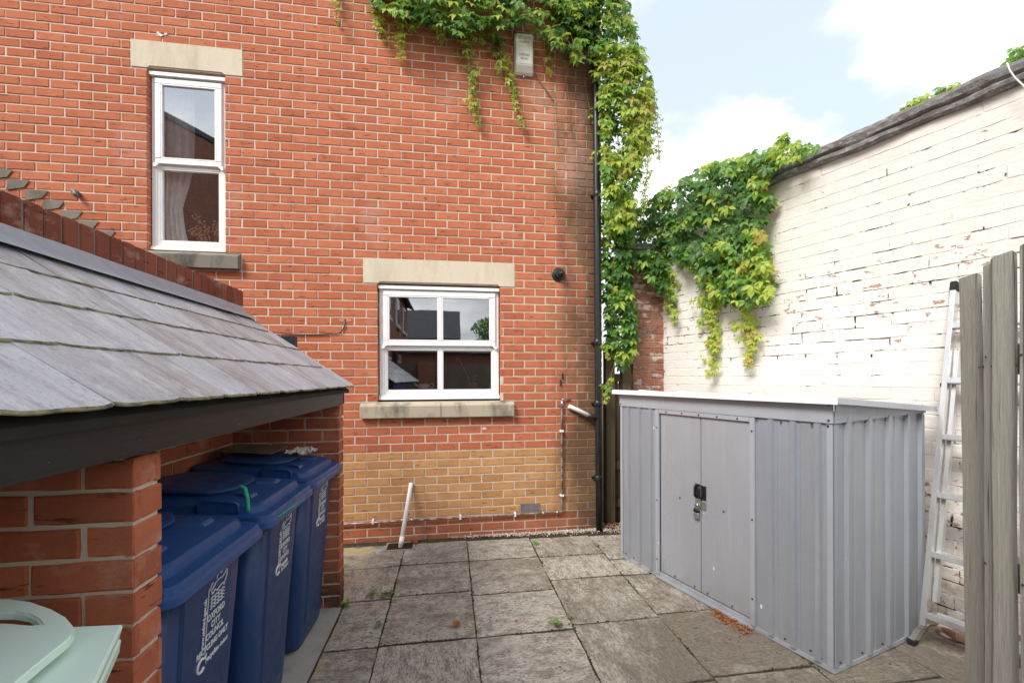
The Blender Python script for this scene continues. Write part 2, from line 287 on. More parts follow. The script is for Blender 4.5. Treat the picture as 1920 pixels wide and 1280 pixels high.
def glass():
    m = bpy.data.materials.new('window_glass'); m.use_nodes = True; nt = m.node_tree; N = nt.nodes; N.clear()
    o = N.new('ShaderNodeOutputMaterial'); t = N.new('ShaderNodeBsdfTransparent'); t.inputs[0].default_value = (.99,.99,.99,1); g = N.new('ShaderNodeBsdfGlossy'); g.inputs['Roughness'].default_value = .015; g.inputs[0].default_value = (.95,.97,1,1)
    fr = N.new('ShaderNodeFresnel'); fr.inputs[0].default_value = 1.5; mr = N.new('ShaderNodeMapRange'); mr.inputs[1].default_value = 0; mr.inputs[2].default_value = 1; mr.inputs[3].default_value = .40; mr.inputs[4].default_value = 1
    nz = N.new('ShaderNodeTexNoise'); nz.inputs['Scale'].default_value = 2.5; bp = N.new('ShaderNodeBump'); bp.inputs['Strength'].default_value = .02; bp.inputs['Distance'].default_value = .02
    tc = N.new('ShaderNodeNewGeometry'); nt.links.new(tc.outputs['Position'], nz.inputs['Vector']); nt.links.new(nz.outputs[0], bp.inputs['Height']); nt.links.new(bp.outputs[0], g.inputs['Normal'])
    mx = N.new('ShaderNodeMixShader'); nt.links.new(fr.outputs[0], mr.inputs[0]); nt.links.new(mr.outputs[0], mx.inputs[0]); nt.links.new(t.outputs[0], mx.inputs[1]); nt.links.new(g.outputs[0], mx.inputs[2]); nt.links.new(mx.outputs[0], o.inputs[0]); return m
MT['glass'] = glass()
def leaf_mat(name, a, b, trans):
    m = M(name, .42, 0, .45); r = m.rand(); p = m.pos(); c = m.mix(r, a, b); c = m.mix(m.rng(m.noise(p,30,3),.4,.7,0,.3), c, [x*1.3 for x in b]); m.color(c); m.bump(m.noise(p,45,2),.3,.004)
    t = m.N.new('ShaderNodeBsdfTranslucent'); m.put(t.inputs[0], m.mix(.5, c, trans)); mx = m.N.new('ShaderNodeMixShader'); mx.inputs[0].default_value = .46
    o = m.N['Material Output']; m.L.new(m.b.outputs[0], mx.inputs[1]); m.L.new(t.outputs[0], mx.inputs[2]); m.L.new(mx.outputs[0], o.inputs[0]); return m.m
LEAF = [leaf_mat('dark_creeper_leaf', (.050,.130,.030), (.085,.20,.040), (.18,.38,.06)), leaf_mat('green_creeper_leaf', (.12,.26,.040), (.19,.36,.055), (.34,.58,.08)),
        leaf_mat('lime_creeper_leaf', (.33,.45,.060), (.46,.56,.090), (.60,.70,.12)), leaf_mat('yellowing_creeper_leaf', (.42,.36,.07), (.50,.47,.12), (.6,.5,.12))]
MT['orange_leaf'] = leaf_mat('fallen_orange_leaf', (.42,.11,.035), (.52,.20,.06), (.6,.25,.05))
g_ = M('white_gravel', .9); r_ = g_.rand(); c_ = g_.mix(r_, (.48,.42,.36), (.78,.73,.66)); c_ = g_.mix(g_.rng(g_.math('FRACT', g_.math('MULTIPLY', r_, 6.3)),.75,.8), c_, (.42,.20,.14)); g_.color(c_); MT['gravel'] = g_.m

# ------------------------------------------------------------------ mesh and object helpers
W = {}
class MB:
    def __init__(s): s.v = []; s.f = []; s.mi = []; s.sm = []
    def add(s, vs, fs, mi=0, smooth=False):
        o = len(s.v); s.v += [tuple(x) for x in vs]; s.f += [tuple(i+o for i in f) for f in fs]; s.mi += [mi]*len(fs); s.sm += [smooth]*len(fs); return s
    def box(s, x0,x1,y0,y1,z0,z1, mi=0): return s.obox(Vector(((x0+x1)/2,(y0+y1)/2,(z0+z1)/2)), (Vector((1,0,0)),Vector((0,1,0)),Vector((0,0,1))), ((x1-x0)/2,(y1-y0)/2,(z1-z0)/2), mi)
    def obox(s, c, ax, h, mi=0, jit=0):
        vs = []
        for i in (-1,1):
            for j in (-1,1):
                for k in (-1,1):
                    vs.append(c+ax[0]*(h[0]*i)+ax[1]*(h[1]*j)+ax[2]*(h[2]*k)+Vector([rnd.uniform(-jit,jit) for _ in range(3)] if jit else (0,0,0)))
        return s.add(vs, [(0,1,3,2),(4,6,7,5),(0,4,5,1),(2,3,7,6),(0,2,6,4),(1,5,7,3)], mi)
    def bbox(s, c, ax, h, b, mi=0):   # box with all edges chamfered by b
        bm = bmesh.new(); bmesh.ops.create_cube(bm, size=1)
        for v in bm.verts: v.co = Vector((v.co.x*2*h[0], v.co.y*2*h[1], v.co.z*2*h[2]))
        bmesh.ops.bevel(bm, geom=bm.edges[:], offset=b, segments=1, affect='EDGES')
        bm.verts.index_update(); vs = [c+ax[0]*v.co.x+ax[1]*v.co.y+ax[2]*v.co.z for v in bm.verts]; fs = [[v.index for v in f.verts] for f in bm.faces]; bm.free(); return s.add(vs, fs, mi)
    def tube(s, pts, r, n=10, mi=0, cap=True, smooth=True):
        pts = [Vector(p) for p in pts]; rs = r if isinstance(r,(list,tuple)) else [r]*len(pts); vs = []; ref = None
        for i,p in enumerate(pts):
            d = (pts[min(i+1,len(pts)-1)]-pts[max(i-1,0)]).normalized()
            if ref is None: ref = d.orthogonal().normalized()
            a = (ref - d*ref.dot(d)); a = a.normalized() if a.length > 1e-5 else d.orthogonal().normalized(); ref = a; b = d.cross(a)
            vs += [p+(a*math.cos(2*math.pi*k/n)+b*math.sin(2*math.pi*k/n))*rs[i] for k in range(n)]
        fs = [(i*n+k, i*n+(k+1)%n, (i+1)*n+(k+1)%n, (i+1)*n+k) for i in range(len(pts)-1) for k in range(n)]
        s.add(vs, fs, mi, smooth)
        if cap: o = len(s.v)-len(vs); s.f += [tuple(o+k for k in reversed(range(n))), tuple(o+(len(pts)-1)*n+k for k in range(n))]; s.mi += [mi]*2; s.sm += [False]*2
        return s
    def loft(s, rings, mi=0, smooth=False, cap0=True, cap1=True):
        n = len(rings[0]); vs = [p for r in rings for p in r]; fs = [(i*n+k, i*n+(k+1)%n, (i+1)*n+(k+1)%n, (i+1)*n+k) for i in range(len(rings)-1) for k in range(n)]
        if cap0: fs.append(tuple(reversed(range(n))))
        if cap1: fs.append(tuple((len(rings)-1)*n+k for k in range(n)))
        return s.add(vs, fs, mi, smooth)
    def prism(s, poly, d, mi=0):   # poly: list of Vector, extruded by vector d
        n = len(poly); return s.add(list(poly)+[p+d for p in poly], [tuple(range(n)), tuple(n+k for k in reversed(range(n)))]+[(k,n+k,n+(k+1)%n,(k+1)%n) for k in range(n)], mi)
    def mesh(s, name, mats, bevel=0):
        me = bpy.data.meshes.new(name); me.from_pydata(s.v, [], s.f); mats = mats if isinstance(mats,(list,tuple)) else [mats]
        for m in mats: me.materials.append(m)
        me.polygons.foreach_set('material_index', s.mi); me.polygons.foreach_set('use_smooth', s.sm)
        bm = bmesh.new(); bm.from_mesh(me); bmesh.ops.recalc_face_normals(bm, faces=bm.faces[:])
        if bevel:
            bmesh.ops.bevel(bm, geom=[e for e in bm.edges if e.is_manifold and e.calc_face_angle(0) > .5], offset=bevel, segments=2, affect='EDGES', clamp_overlap=True)
        bm.to_mesh(me); bm.free(); me.update(); return me
    def build(s, name, mats, parent=None, bevel=0): return put(name, s.mesh(name, mats, bevel), parent)
def put(name, data, parent=None, mw=None):
    o = bpy.data.objects.new(name, data); C.objects.link(o); mw = mw or Matrix.Identity(4)
    if parent is not None:
        o.parent = parent; o.matrix_parent_inverse = W[parent.name].inverted()
    o.matrix_basis = mw; W[o.name] = mw; return o
def tag(o, label=None, cat=None, group=None, kind=None):
    for k,v in (('label',label),('category',cat),('group',group),('kind',kind)):
        if v: o[k] = v
    return o
def thing(name, loc, label, cat, group=None): return tag(put(name, None, None, Matrix.Translation(Vector(loc))), label, cat, group)
def struct(name, mb, mats, parent=None): o = mb.build(name, mats, parent); o['kind'] = 'structure'; return o
def copy_thing(root, loc, label, rotz=0):
    r = root.copy(); C.objects.link(r); r['label'] = label; mw = Matrix.Translation(Vector(loc)) @ Matrix.Rotation(rotz,4,'Z'); r.matrix_basis = mw
    for ch in root.children:
        c = ch.copy(); C.objects.link(c); c.parent = r
        for g in ch.children: d = g.copy(); C.objects.link(d); d.parent = c
    return r
AX = (Vector((1,0,0)),Vector((0,1,0)),Vector((0,0,1)))

# ------------------------------------------------------------------ brickwork
def brick_variants(name, L, H, T, mat, n=8, rough=.0012, ch=.003):
    out = []
    for k in range(n):
        rr = random.Random(k*13+hash(name)%1 + len(name)); j = lambda: rr.uniform(-rough,rough)
        l,h = L/2,H/2; vs = []
        for (y,sx) in ((T,0),(ch,0),(0,ch)):
            nx = 5
            for (x,z) in [(-1,-1),(-.5,-1),(0,-1),(.5,-1),(1,-1),(1,0),(1,1),(.5,1),(0,1),(-.5,1),(-1,1),(-1,0)]:
                vs.append((x*(l-sx)+j(), y+(j()*.5 if y<T else 0), z*(h-sx)+j()))
        q = 12; fs = [(i*q+k2, (i+1)*q+k2, (i+1)*q+(k2+1)%q, i*q+(k2+1)%q) for i in range(2) for k2 in range(q)] + [tuple(reversed([2*q+k2 for k2 in range(q)]))]
        me = bpy.data.meshes.new(name); me.from_pydata(vs, [], [tuple(reversed(f)) for f in fs]); me.materials.append(mat)
        bm = bmesh.new(); bm.from_mesh(me); bmesh.ops.recalc_face_normals(bm, faces=bm.faces[:])
        # open back: make sure front faces point to -y
        ff = [f for f in bm.faces if len(f.verts)==12][0]
        if ff.normal.y > 0: bmesh.ops.reverse_faces(bm, faces=bm.faces[:])
        bm.to_mesh(me); bm.free(); out.append(me)
    return out
def lay(parent, rects, variants_by_mat, org, ax, nd, L, H, limit, vis=None, jit=.0015, name='brick'):
    """rects: (s0,s1,z0,z1,matkey). org: point of s=0,z=0 on the wall face; ax: along; nd: outward normal.  The largest seen ones are parts."""
    items = []
    for (s0,s1,z0,z1,mk) in rects:
        c = org+ax*((s0+s1)/2)+Vector((0,0,(z0+z1)/2)); u,v,zc = proj(c)
        sc = 0
        if zc > .1 and -40 < u < 1960 and -30 < v < 1310 and (vis is None or vis(u,v)): sc = (s1-s0)*(z1-z0)*abs(nd.dot((c-Vector((0,0,CAM_H))).normalized()))/zc**2
        items.append((sc,c,s0,s1,z0,z1,mk))
    items.sort(key=lambda t:-t[0]); stuff = {}
    for i,(sc,c,s0,s1,z0,z1,mk) in enumerate(items):
        vs = variants_by_mat[mk]; me = rnd.choice(vs); a = R(rnd.uniform(-.15,.15)); fx = (s1-s0)/L; fz = (z1-z0)/H
        p = c + nd*rnd.uniform(-jit,jit)
        m = Matrix(((ax.x*fx,-nd.x,0,p.x),(ax.y*fx,-nd.y,0,p.y),(0,0,fz,p.z),(0,0,0,1)))
        if i < limit and sc > 0: put(name, me, parent, m)
        else:
            mb = stuff.setdefault(mk, MB()); mb.add([m @ v.co for v in me.vertices], [tuple(f.vertices) for f in me.polygons], 0)
    for mk,mb in stuff.items():
        me = bpy.data.meshes.new(name+'work'); me.from_pydata(mb.v, [], mb.f); me.materials.append(variants_by_mat[mk][0].materials[0]); o = put(name+'work', me, parent); o['kind'] = 'stuff'
def courses(s0, s1, z0, z1, L, H, g, top, phase, matf, openings=(), zoff=0, jitter=.003):
    """courses counted from height `top` (a bed joint); returns brick rectangles clipped round the openings"""
    out = []; k0 = math.floor((z0-top)/H)-1; k1 = math.ceil((z1-top)/H)+1
    for k in range(k0, k1):
        a = top+k*H; b = a+H-g
        if b <= z0+.01 or a >= z1-.01: continue
        a2 = max(a, z0); b2 = min(b, z1); ph = phase(k); i0 = math.floor((s0-ph)/L)-1; i1 = math.ceil((s1-ph)/L)+1
        for i in range(i0, i1):
            x0 = ph+i*L+g/2+rnd.uniform(-jitter,jitter); x1 = ph+(i+1)*L-g/2+rnd.uniform(-jitter,jitter)
            segs = [(max(x0,s0), min(x1,s1))]
            for (ox0,ox1,oz0,oz1) in openings:
                if a2 < oz1-.012 and b2 > oz0+.012:
                    ns = []
                    for (p,q) in segs:
                        if q <= ox0 or p >= ox1: ns.append((p,q))
                        else:
                            if p < ox0: ns.append((p, min(q, ox0-g*.4)))
                            if q > ox1: ns.append((max(p, ox1+g*.4), q))
                    segs = ns
            for (p,q) in segs:
                if q-p > .02: out.append((p,q,a2,b2,matf(k)))
    return out
def panel_with_holes(mb, x0,x1,z0,z1, holes, fn, mi=0):
    xs = sorted({x0,x1,*[h[0] for h in holes],*[h[1] for h in holes]}); zs = sorted({z0,z1,*[h[2] for h in holes],*[h[3] for h in holes]})
    for i in range(len(xs)-1):
        for j in range(len(zs)-1):
            cx,cz = (xs[i]+xs[i+1])/2,(zs[j]+zs[j+1])/2
            if any(h[0]<cx<h[1] and h[2]<cz<h[3] for h in holes): continue
            fn(mb, xs[i],xs[i+1],zs[j],zs[j+1], mi)

# ================================================================== GROUND
mb = MB(); mb.add([(-120,-120,-.05),(120,-120,-.05),(120,120,-.05),(-120,120,-.05)], [(0,1,2,3)]); struct('ground', mb, MT['soil'])
patio = struct('patio', MB().box(-2.2,3.6,-1.5,4.40,-.04,-.010), MT['soil'])
cols = [(-.43,-1.7,[4.20,3.705,3.165,2.61,2.05,1.46,.86,.26,-.34]), (-.43,.157,[4.20,3.725,3.2,2.62,2.04,1.45,.86,.26,-.34]), (.157,.78,[4.18,3.72,3.13,2.615,2.04,1.44,.84,.24,-.36]),
        (.78,1.385,[4.15,3.70,3.27,2.655,2.06,1.46,.86,.26,-.34]), (1.385,1.99,[4.12,3.56,3.26,2.69,2.08,1.48,.88,.28,-.34]), (1.99,2.6,[4.3,3.70,3.10,2.5,1.9,1.3,.7,.1]), (2.6,3.3,[2.9,2.3,1.7,1.1,.5,-.1])]
for (xa,xb,ys) in cols:
    xa,xb = min(xa,xb),max(xa,xb)
    for k in range(len(ys)-1):
        x0 = xa
        if xa < -1 and ys[k] < 3.2: x0 = -.747
        y1,y0 = ys[k],ys[k+1]; g = .009; dz = rnd.uniform(-.003,.0015); x0 += g*.5; x1 = xb-g*.5
        mbs = MB(); n = 6; top = []
        vs = [(x0,y0+g,-.038),(x1,y0+g,-.038),(x1,y1-g,-.038),(x0,y1-g,-.038)]
        gx,gy = 7,7
        tv = []
        for j in range(gy+1):
            for i in range(gx+1):
                ex = min(i,gx-i,j,gy-j); x = x0+(x1-x0)*i/gx; y = y0+g+(y1-y0-2*g)*j/gy
                if ex == 0: x += rnd.uniform(-.0035,.0035)*(1 if i in(0,gx) else 0); y += rnd.uniform(-.0035,.0035)*(1 if j in (0,gy) else 0)
                tv.append((x,y,dz-(.005 if ex==0 else 0)+noise.noise(Vector((x*4+k,y*4,xa)))*.0025))
        fs = [(j*(gx+1)+i, j*(gx+1)+i+1, (j+1)*(gx+1)+i+1, (j+1)*(gx+1)+i) for j in range(gy) for i in range(gx)]
        mbs.add(tv, fs, 0, True)
        ring = [i for i in range(gx+1)]+[j*(gx+1)+gx for j in range(1,gy+1)]+[gy*(gx+1)+i for i in range(gx-1,-1,-1)]+[j*(gx+1) for j in range(gy-1,0,-1)]
        low = [(tv[i][0],tv[i][1],-.04) for i in ring]; q = len(ring); hi = [tv[i] for i in ring]
        mbs.add(hi+low, [(i,(i+1)%q,q+(i+1)%q,q+i) for i in range(q)], 0)
        mbs.build('paving_slab', MT['paving'], patio)
# drainage frame sits in the corner slab; raised a little
bb = struct('bin_store_floor', MB().box(-1.46,-.757,-.9,3.09,-.04,.003), MT['concrete'])

# ================================================================== HOUSE
HL,HH = .225,.083; TOPC = 2.5375
house = thing('house', (-1.5,4.3,0), 'red brick house with a buff brick band and two white framed windows behind the yard', 'house')
UW = (-2.735,-2.085,2.7865,4.45); LW = (-.700,.505,1.3755,2.5375)
open_b = [UW,LW,(-2.872,-1.925,4.45,4.699),(-.842,.665,2.5375,2.7865),(-2.93,-1.942,2.62,2.7865),(-.872,.650,1.2095,1.3755),(.714,.920,.2135,.2965),(-6,-3.9,0,0)]
def hphase(k): return -1.826 if k%2 == 0 else -1.826+.1125
def hmat(k):   # k=-20 is the first course below the red field
    return 'y' if -28 <= k < -20 else 'r'
hb = {'r': brick_variants('brick', HL-.0125, HH-.0125, .075, MT['brick']), 'y': brick_variants('buff_brick', HL-.0125, HH-.0125, .075, MT['brick_y'])}
rects = courses(-6.0,1.600,-.05,6.2, HL,HH,.0125, TOPC, lambda k: hphase(k+3), hmat, open_b)
def house_vis(u,v):
    if u < 455 and v > 345+.42*u: return False
    if 455 <= u < 650 and v > 600+(u-455)*.66: return False
    return not (u > 1112)
lay(house, rects, hb, Vector((0,4.3,0)), Vector((1,0,0)), Vector((0,-1,0)), HL-.0125, HH-.0125, 300, house_vis)
mb = MB(); panel_with_holes(mb, -6.0,1.597,-.05,6.2, [(q[0]-.009,q[1]+.009,q[2]-.009,q[3]+.009) for q in (UW,LW)], lambda m,a,b,c,d,mi: m.box(a,b,4.305,4.55,c,d)); mb.build('wall', MT['mortar'], house)
rm = MB(); rm.box(1.40,1.596,4.553,9.0,-.05,6.2); rm.box(-6,-5.8,4.553,9.0,-.05,6.2); rm.box(-5.797,1.397,8.8,9.0,-.05,6.2); rm.box(-5.797,1.397,4.553,8.797,-.05,.03); rm.box(-5.797,1.397,4.553,8.797,2.62,2.72); rm.box(-1.5,-1.4,4.553,8.79,.031,2.619); rm.box(-3.3,-3.2,4.56,8.79,2.73,5.9); rm.box(-5.797,1.397,6.6,6.7,2.73,5.9); rm.box(-1.35,1.39,6.3,6.4,.04,2.61)
rm.build('inner_walls', MT['interior'], house)
rf = MB(); rf.prism([Vector((-6.2,4.0,6.1)),Vector((-6.2,6.65,7.9)),Vector((-6.2,9.3,6.1)),Vector((-6.2,9.3,6.2)),Vector((-6.2,6.65,8.05)),Vector((-6.2,4.0,6.25))], Vector((8.0,0,0)))
rf.build('roof', MT['slate'], house)
# lintels
def lintel(x0,x1,z0,z1,cx0,cx1):
    m = MB(); y0 = 4.297
    m.prism([Vector((x0,y0,z0)),Vector((cx0,y0,z0)),Vector((cx0+.02,y0,z0+.018)),Vector((cx1-.02,y0,z0+.018)),Vector((cx1,y0,z0)),Vector((x1,y0,z0)),Vector((x1,y0,z1)),Vector((x0,y0,z1))], Vector((0,.14,0)))
    return m.build('lintel', MT['lintel'], house)
lintel(-2.868,-1.929,4.452,4.697,UW[0],UW[1]); lintel(-.838,.661,2.540,2.784,LW[0],LW[1])
def sill(x0,x1,z0,z1,wx0,wx1,mat,joint=None):
    spans = [(x0,joint-.002),(joint+.002,x1)] if joint else [(x0,x1)]
    for a,b in spans:
        m = MB(); ys = 4.242
        m.prism([Vector((a,ys,z0)),Vector((a,4.36,z0)),Vector((a,4.36,z1-.006)),Vector((a,4.31,z1-.008)),Vector((a,ys+.004,z1-.040)),Vector((a,ys,z1-.046))], Vector((b-a,0,0))); o = m.build('sill', mat, house, .003)
    for a,b in ((x0,wx0-.004),(wx1+.004,x1)): MB().box(a,b,4.296,4.36,z1-.036,z1-.004).build('sill_stool', mat, house)
sill(-2.926,-1.946,2.6225,2.784,UW[0],UW[1],MT['sill_dark']); sill(-.868,.646,1.212,1.373,LW[0],LW[1],MT['sill'],-.09)
# windows (frame face at y=4.352)
def window(x0,x1,z0,z1, zt, cols, deep=4.352, lab=None):
    w = MB(); yb = 4.42; ft = .050   # fixed frame
    zs0 = z0+.012
    w.box(x0+.003,x0+ft,deep,yb,zs0,z1-.045); w.box(x1-ft,x1-.003,deep,yb,zs0,z1-.045); w.box(x0+ft,x1-ft,deep,yb,z1-.100,z1-.045); w.box(x0+ft,x1-ft,deep,yb,zs0+.0,zs0+.062); w.box(x0+ft,x1-ft,deep+.002,yb,zt-.028,zt+.028)
    o = w.build('window', MT['upvc'], house, .004)
    if lab: o['label'] = lab
    h = MB(); h.prism([Vector((x0+.001,deep-.034,z1-.046)),Vector((x0+.001,deep-.034,z1-.014)),Vector((x0+.001,yb-.02,z1-.004)),Vector((x0+.001,yb-.02,z1-.046))], Vector((x1-x0-.002,0,0))); h.build('head_trim', MT['upvc'], o)
    c = MB(); c.prism([Vector((x0+.001,deep-.022,zs0+.012)),Vector((x0+.001,deep-.001,zs0+.040)),Vector((x0+.001,deep-.001,zs0+.0)),Vector((x0+.001,deep-.022,zs0+.0))], Vector((x1-x0-.002,0,0))); c.build('cill', MT['upvc'], o)
    MB().box(x0+.004,x1-.004,deep+.004,yb,z0-.006,zs0-.001).build('shadow_gap', MT['seal'], o)
    # top opening sash, proud, with hinge gap
    sx0,sx1,sz0,sz1 = x0+.040,x1-.040,zt-.020,z1-.062; sw = .050; f = deep-.020
    s = MB(); s.box(sx0,sx0+sw,f,deep-.001,sz0+sw,sz1-sw); s.box(sx1-sw,sx1,f,deep-.001,sz0+sw,sz1-sw); s.box(sx0,sx1,f,deep-.001,sz1-sw,sz1); s.box(sx0,sx1,f,deep-.001,sz0,sz0+sw); s.build('sash', MT['upvc'], o, .005)
    q = MB()
    for sgn,xx in ((1,sx0),(-1,sx1)): q.prism([Vector((xx-.012*sgn,f-.003,sz0-.03)),Vector((xx+.004*sgn,f-.003,sz0-.03)),Vector((xx+.034*sgn,f-.003,sz0+.004)),Vector((xx-.012*sgn,f-.003,sz0+.004))], Vector((0,.018,0)))
    q.build('sash_horn', MT['upvc'], o)
    # glazing
    def pane(a,b,c_,d,y):
        bd = MB(); t = .013
        bd.box(a-.001,b+.001,y-.005,y+.014,c_-.001,c_+t); bd.box(a-.001,b+.001,y-.005,y+.014,d-t,d+.001); bd.box(a-.001,a+t,y-.005,y+.014,c_+t,d-t); bd.box(b-t,b+.001,y-.005,y+.014,c_+t,d-t); bd.build('glazing_bead', MT['upvc'], o, .003)
        g = MB(); y2 = y+.012; g.add([(a+t-.002,y2,c_+t-.002),(b-t+.002,y2,c_+t-.002),(b-t+.002,y2,d-t+.002),(a+t-.002,y2,d-t+.002)], [(0,1,2,3)]); g.build('pane', MT['glass'], o)
    n = cols; mw = .034
    tx0,tx1 = sx0+sw,sx1-sw; bx0,bx1 = x0+ft+.020,x1-ft-.020
    inner = MB(); inner.box(x0+ft,bx0,deep+.006,yb,zs0+.062,zt-.028); inner.box(bx1,x1-ft,deep+.006,yb,zs0+.062,zt-.028); inner.box(bx0,bx1,deep+.006,yb,zs0+.062,zs0+.085); inner.box(bx0,bx1,deep+.006,yb,zt-.052,zt-.028); inner.build('inner_frame', MT['upvc'], o, .003)
    for (a,b,c_,d,y) in ((tx0,tx1,sz0+sw,sz1-sw,f+.006),(bx0,bx1,zs0+.085,zt-.052,deep+.014)):
        wd = (b-a-(n-1)*mw)/n
        for i in range(n):
            pane(a+i*(wd+mw), a+i*(wd+mw)+wd, c_, d, y)
            if i < n-1: MB().box(a+i*(wd+mw)+wd, a+(i+1)*(wd+mw), y-.006, y+.03, c_, d).build('glazing_bar', MT['upvc'], o, .004)
    return o
window(UW[0],UW[1],UW[2],UW[3], 3.615, 1, lab='tall narrow white casement window'); window(LW[0],LW[1],LW[2],LW[3], 1.945, 2, lab='white four pane window')
# air brick, flue cap, holes
ab = MB(); ab.box(.716,.918,4.302,4.33,.2155,.2945)
for i in range(4): ab.box(.716+.0667*i-.0015*(i>0),.716+.0667*i+.0035,4.294,4.304,.2155,.2945)
for j in range(6): ab.box(.716,.918,4.297,4.302,.2155+j*.0148,.2155+j*.0148+.005)
ab.build('air_brick', plain('grey_vent_plastic', (.24,.22,.23), .6), house)
fl = MB(); c0 = Vector((1.127,4.3,2.68))
def disc(c,r,y,n=24): return [Vector((c.x+r*math.cos(2*math.pi*k/n),y,c.z+r*math.sin(2*math.pi*k/n))) for k in range(n)]
fl.loft([disc(c0,.073,4.30),disc(c0,.073,4.292),disc(c0,.066,4.286),disc(c0,.045,4.280),disc(c0,.040,4.25)], 0, False, False, True)
c1 = c0+Vector((.012,0,-.004)); fl.loft([disc(c1,.030,4.25),disc(c1,.030,4.235),disc(c1,.020,4.228),disc(c1,.010,4.20)],0,True); fl.build('vent_cap', MT['black_plastic'], house)
p = atY(147,365,4.29); mb = MB(); mb.tube([p+Vector((0,.01,0)),p+Vector((-.01,-.03,.01)),p+Vector((.012,-.035,-.02)),p+Vector((.015,-.01,-.03))], [.022,.026,.018,.01], 8); mb.build('old_pipe_stub', plain('corroded_lead_stub', (.16,.17,.18), .6, .3, .4, .5, 40), house)
# downpipe
dp = MB(); xd = 1.532; yd = 4.240; dp.tube([(xd-.012,yd,5.35),(xd-.010,yd,4.4),(xd,yd,2.2),(xd+.004,yd,.9),(xd+.010,yd,-.01)], .034, 20); dpo = dp.build('downpipe', MT['black_plastic'], house)
for z in (3.52, 1.97, .55, 1.33):
    c = MB(); c.tube([(xd,yd,z-.03),(xd,yd,z-.026),(xd,yd,z+.026),(xd,yd,z+.03)], [.036,.041,.041,.036], 20)
    c.box(xd-.055,xd+.055,yd+.03,4.30,z-.008,z+.008); c.build('pipe_collar', MT['black_plastic'], dpo)
a = atY(1066,761,4.27); b = atY(1108,780,4.235); d = (b-a).normalized()
MB().tube([a,a+d*.02,b], [.023,.023,.023], 14).build('waste_outlet', MT['upvc_dirty'], house)
MB().tube([b-d*.03,b-d*.028,b+d*.012,Vector((xd,yd,b.z-.02))], [.026,.031,.031,.030], 14).build('branch_socket', MT['black_plastic'], dpo)
# gas pipe
gp = MB(); xg = 1.150; zg = .205; yg = 4.272
gp.tube([(1.245,4.29,1.378),(1.175,yg,1.378),(1.158,yg,1.372),(1.152,yg,1.352),(xg,yg,zg+.02),(xg-.006,yg,zg+.005),(xg-.025,yg,zg-.001),(.8,yg,zg-.003),(-.2,yg,zg-.008),(-2.2,yg,zg-.02)], .0110, 10); gpo = gp.build('copper_pipe', MT['copper'], house)
for (a,b) in (((1.157,1.34),(1.152,1.30)),): MB().tube([(a[0]-.004,yg,a[1]+.02),(b[0],yg,b[1])], .0145, 10).build('pipe_joint', MT['galv'], gpo)
for (x) in (1.10,.95,-.38,-.47): MB().tube([(x-.012,yg,zg-.003),(x+.012,yg,zg-.003)], .0138, 10).build('pipe_joint', MT['galv'], gpo)
for (x,z) in ((xg,1.045),(xg,.375)): MB().box(x-.020,x+.020,yg-.015,4.30,z-.011,z+.011).build('pipe_clip', MT['upvc'], gpo, .003)
for x in (.655,.098,-.75): MB().box(x-.010,x+.010,yg-.015,4.30,zg-.024,zg+.018).build('pipe_clip', MT['upvc'], gpo, .003)
# white waste pipe into the drain
a = atY(771,905,4.290); b = atZ(751,1022,.01); b = Vector((b.x, 4.10, -.01))
MB().tube([a, a*.94+b*.06, b], [.0215,.0205,.0205], 14).build('waste_pipe', MT['upvc_dirty'], house)
m1 = a*.18+b*.82; m2 = a*.06+b*.94; MB().tube([m1,m2], .0235, 14).build('pipe_sleeve', MT['upvc'], house)
# drain
dr = MB(); X0,X1,Y0,Y1 = -.612,-.338,4.03,4.225
dr.box(X0,X1,Y0,Y0+.018,-.02,.007); dr.box(X0,X1,Y1-.018,Y1,-.02,.007); dr.box(X0,X0+.018,Y0+.018,Y1-.018,-.02,.007); dr.box(X1-.018,X1,Y0+.018,Y1-.018,-.02,.007)
dro = dr.build('drain_frame', plain('drain_rim_concrete', (.33,.29,.22), .9), house, .002)
dg = MB(); dg.box(X0+.02,X1-.02,Y0+.02,Y1-.02,-.02,.0035)
for k in range(9): dg.box(X0+.03+k*.024,X0+.040+k*.024,Y0+.022,Y1-.022,.0035,.008)
dg.build('drain_grate', MT['black_plastic'], dro)
# thin cable and stain on the wall
cb = MB(); pts = [atY(498,622,4.285),atY(560,627,4.290),atY(600,627,4.291),atY(634,625,4.291),atY(641,621,4.291),atY(646,612,4.291),atY(647,598,4.294)]
cb.tube(pts, .0052, 6); cb.build('wall_cable', MT['black_plastic'], house)
p = atY(647,600,4.2985); dm = MB(); dm.add([p+Vector((.058*math.cos(t*.449)*(1+.1*math.sin(3*t)),-.0007,.020*math.sin(t*.449))) for t in range(14)], [tuple(range(14))]); dm.build('mortar_patch', plain('orange_mortar', (.55,.22,.13), .9, 0,.2,.3,40), house)
for (u,v,w_,h_) in ((300,66,.05,.028),(908,803,.055,.03),(296,62,.03,.02),(311,64,.028,.02)):
    p = atY(u,v,4.2975); s = MB(); n=9; s.add([p+Vector((w_*.5*math.cos(t*2*math.pi/n)*rnd.uniform(.6,1.2),0,h_*.5*math.sin(t*2*math.pi/n)*rnd.uniform(.6,1.2))) for t in range(n)], [tuple(range(n))]); s.prism([Vector(q) for q in s.v[:n]], Vector((0,-.002,0))); s.build('filler_patch', plain('white_filler', (.72,.66,.62), .9), house)
for (x,z) in ((1.165,1.62),(1.145,1.55)): MB().box(x-.006,x+.006,4.285,4.30,z-.03,z+.03).build('wall_hole', MT['seal'], house)
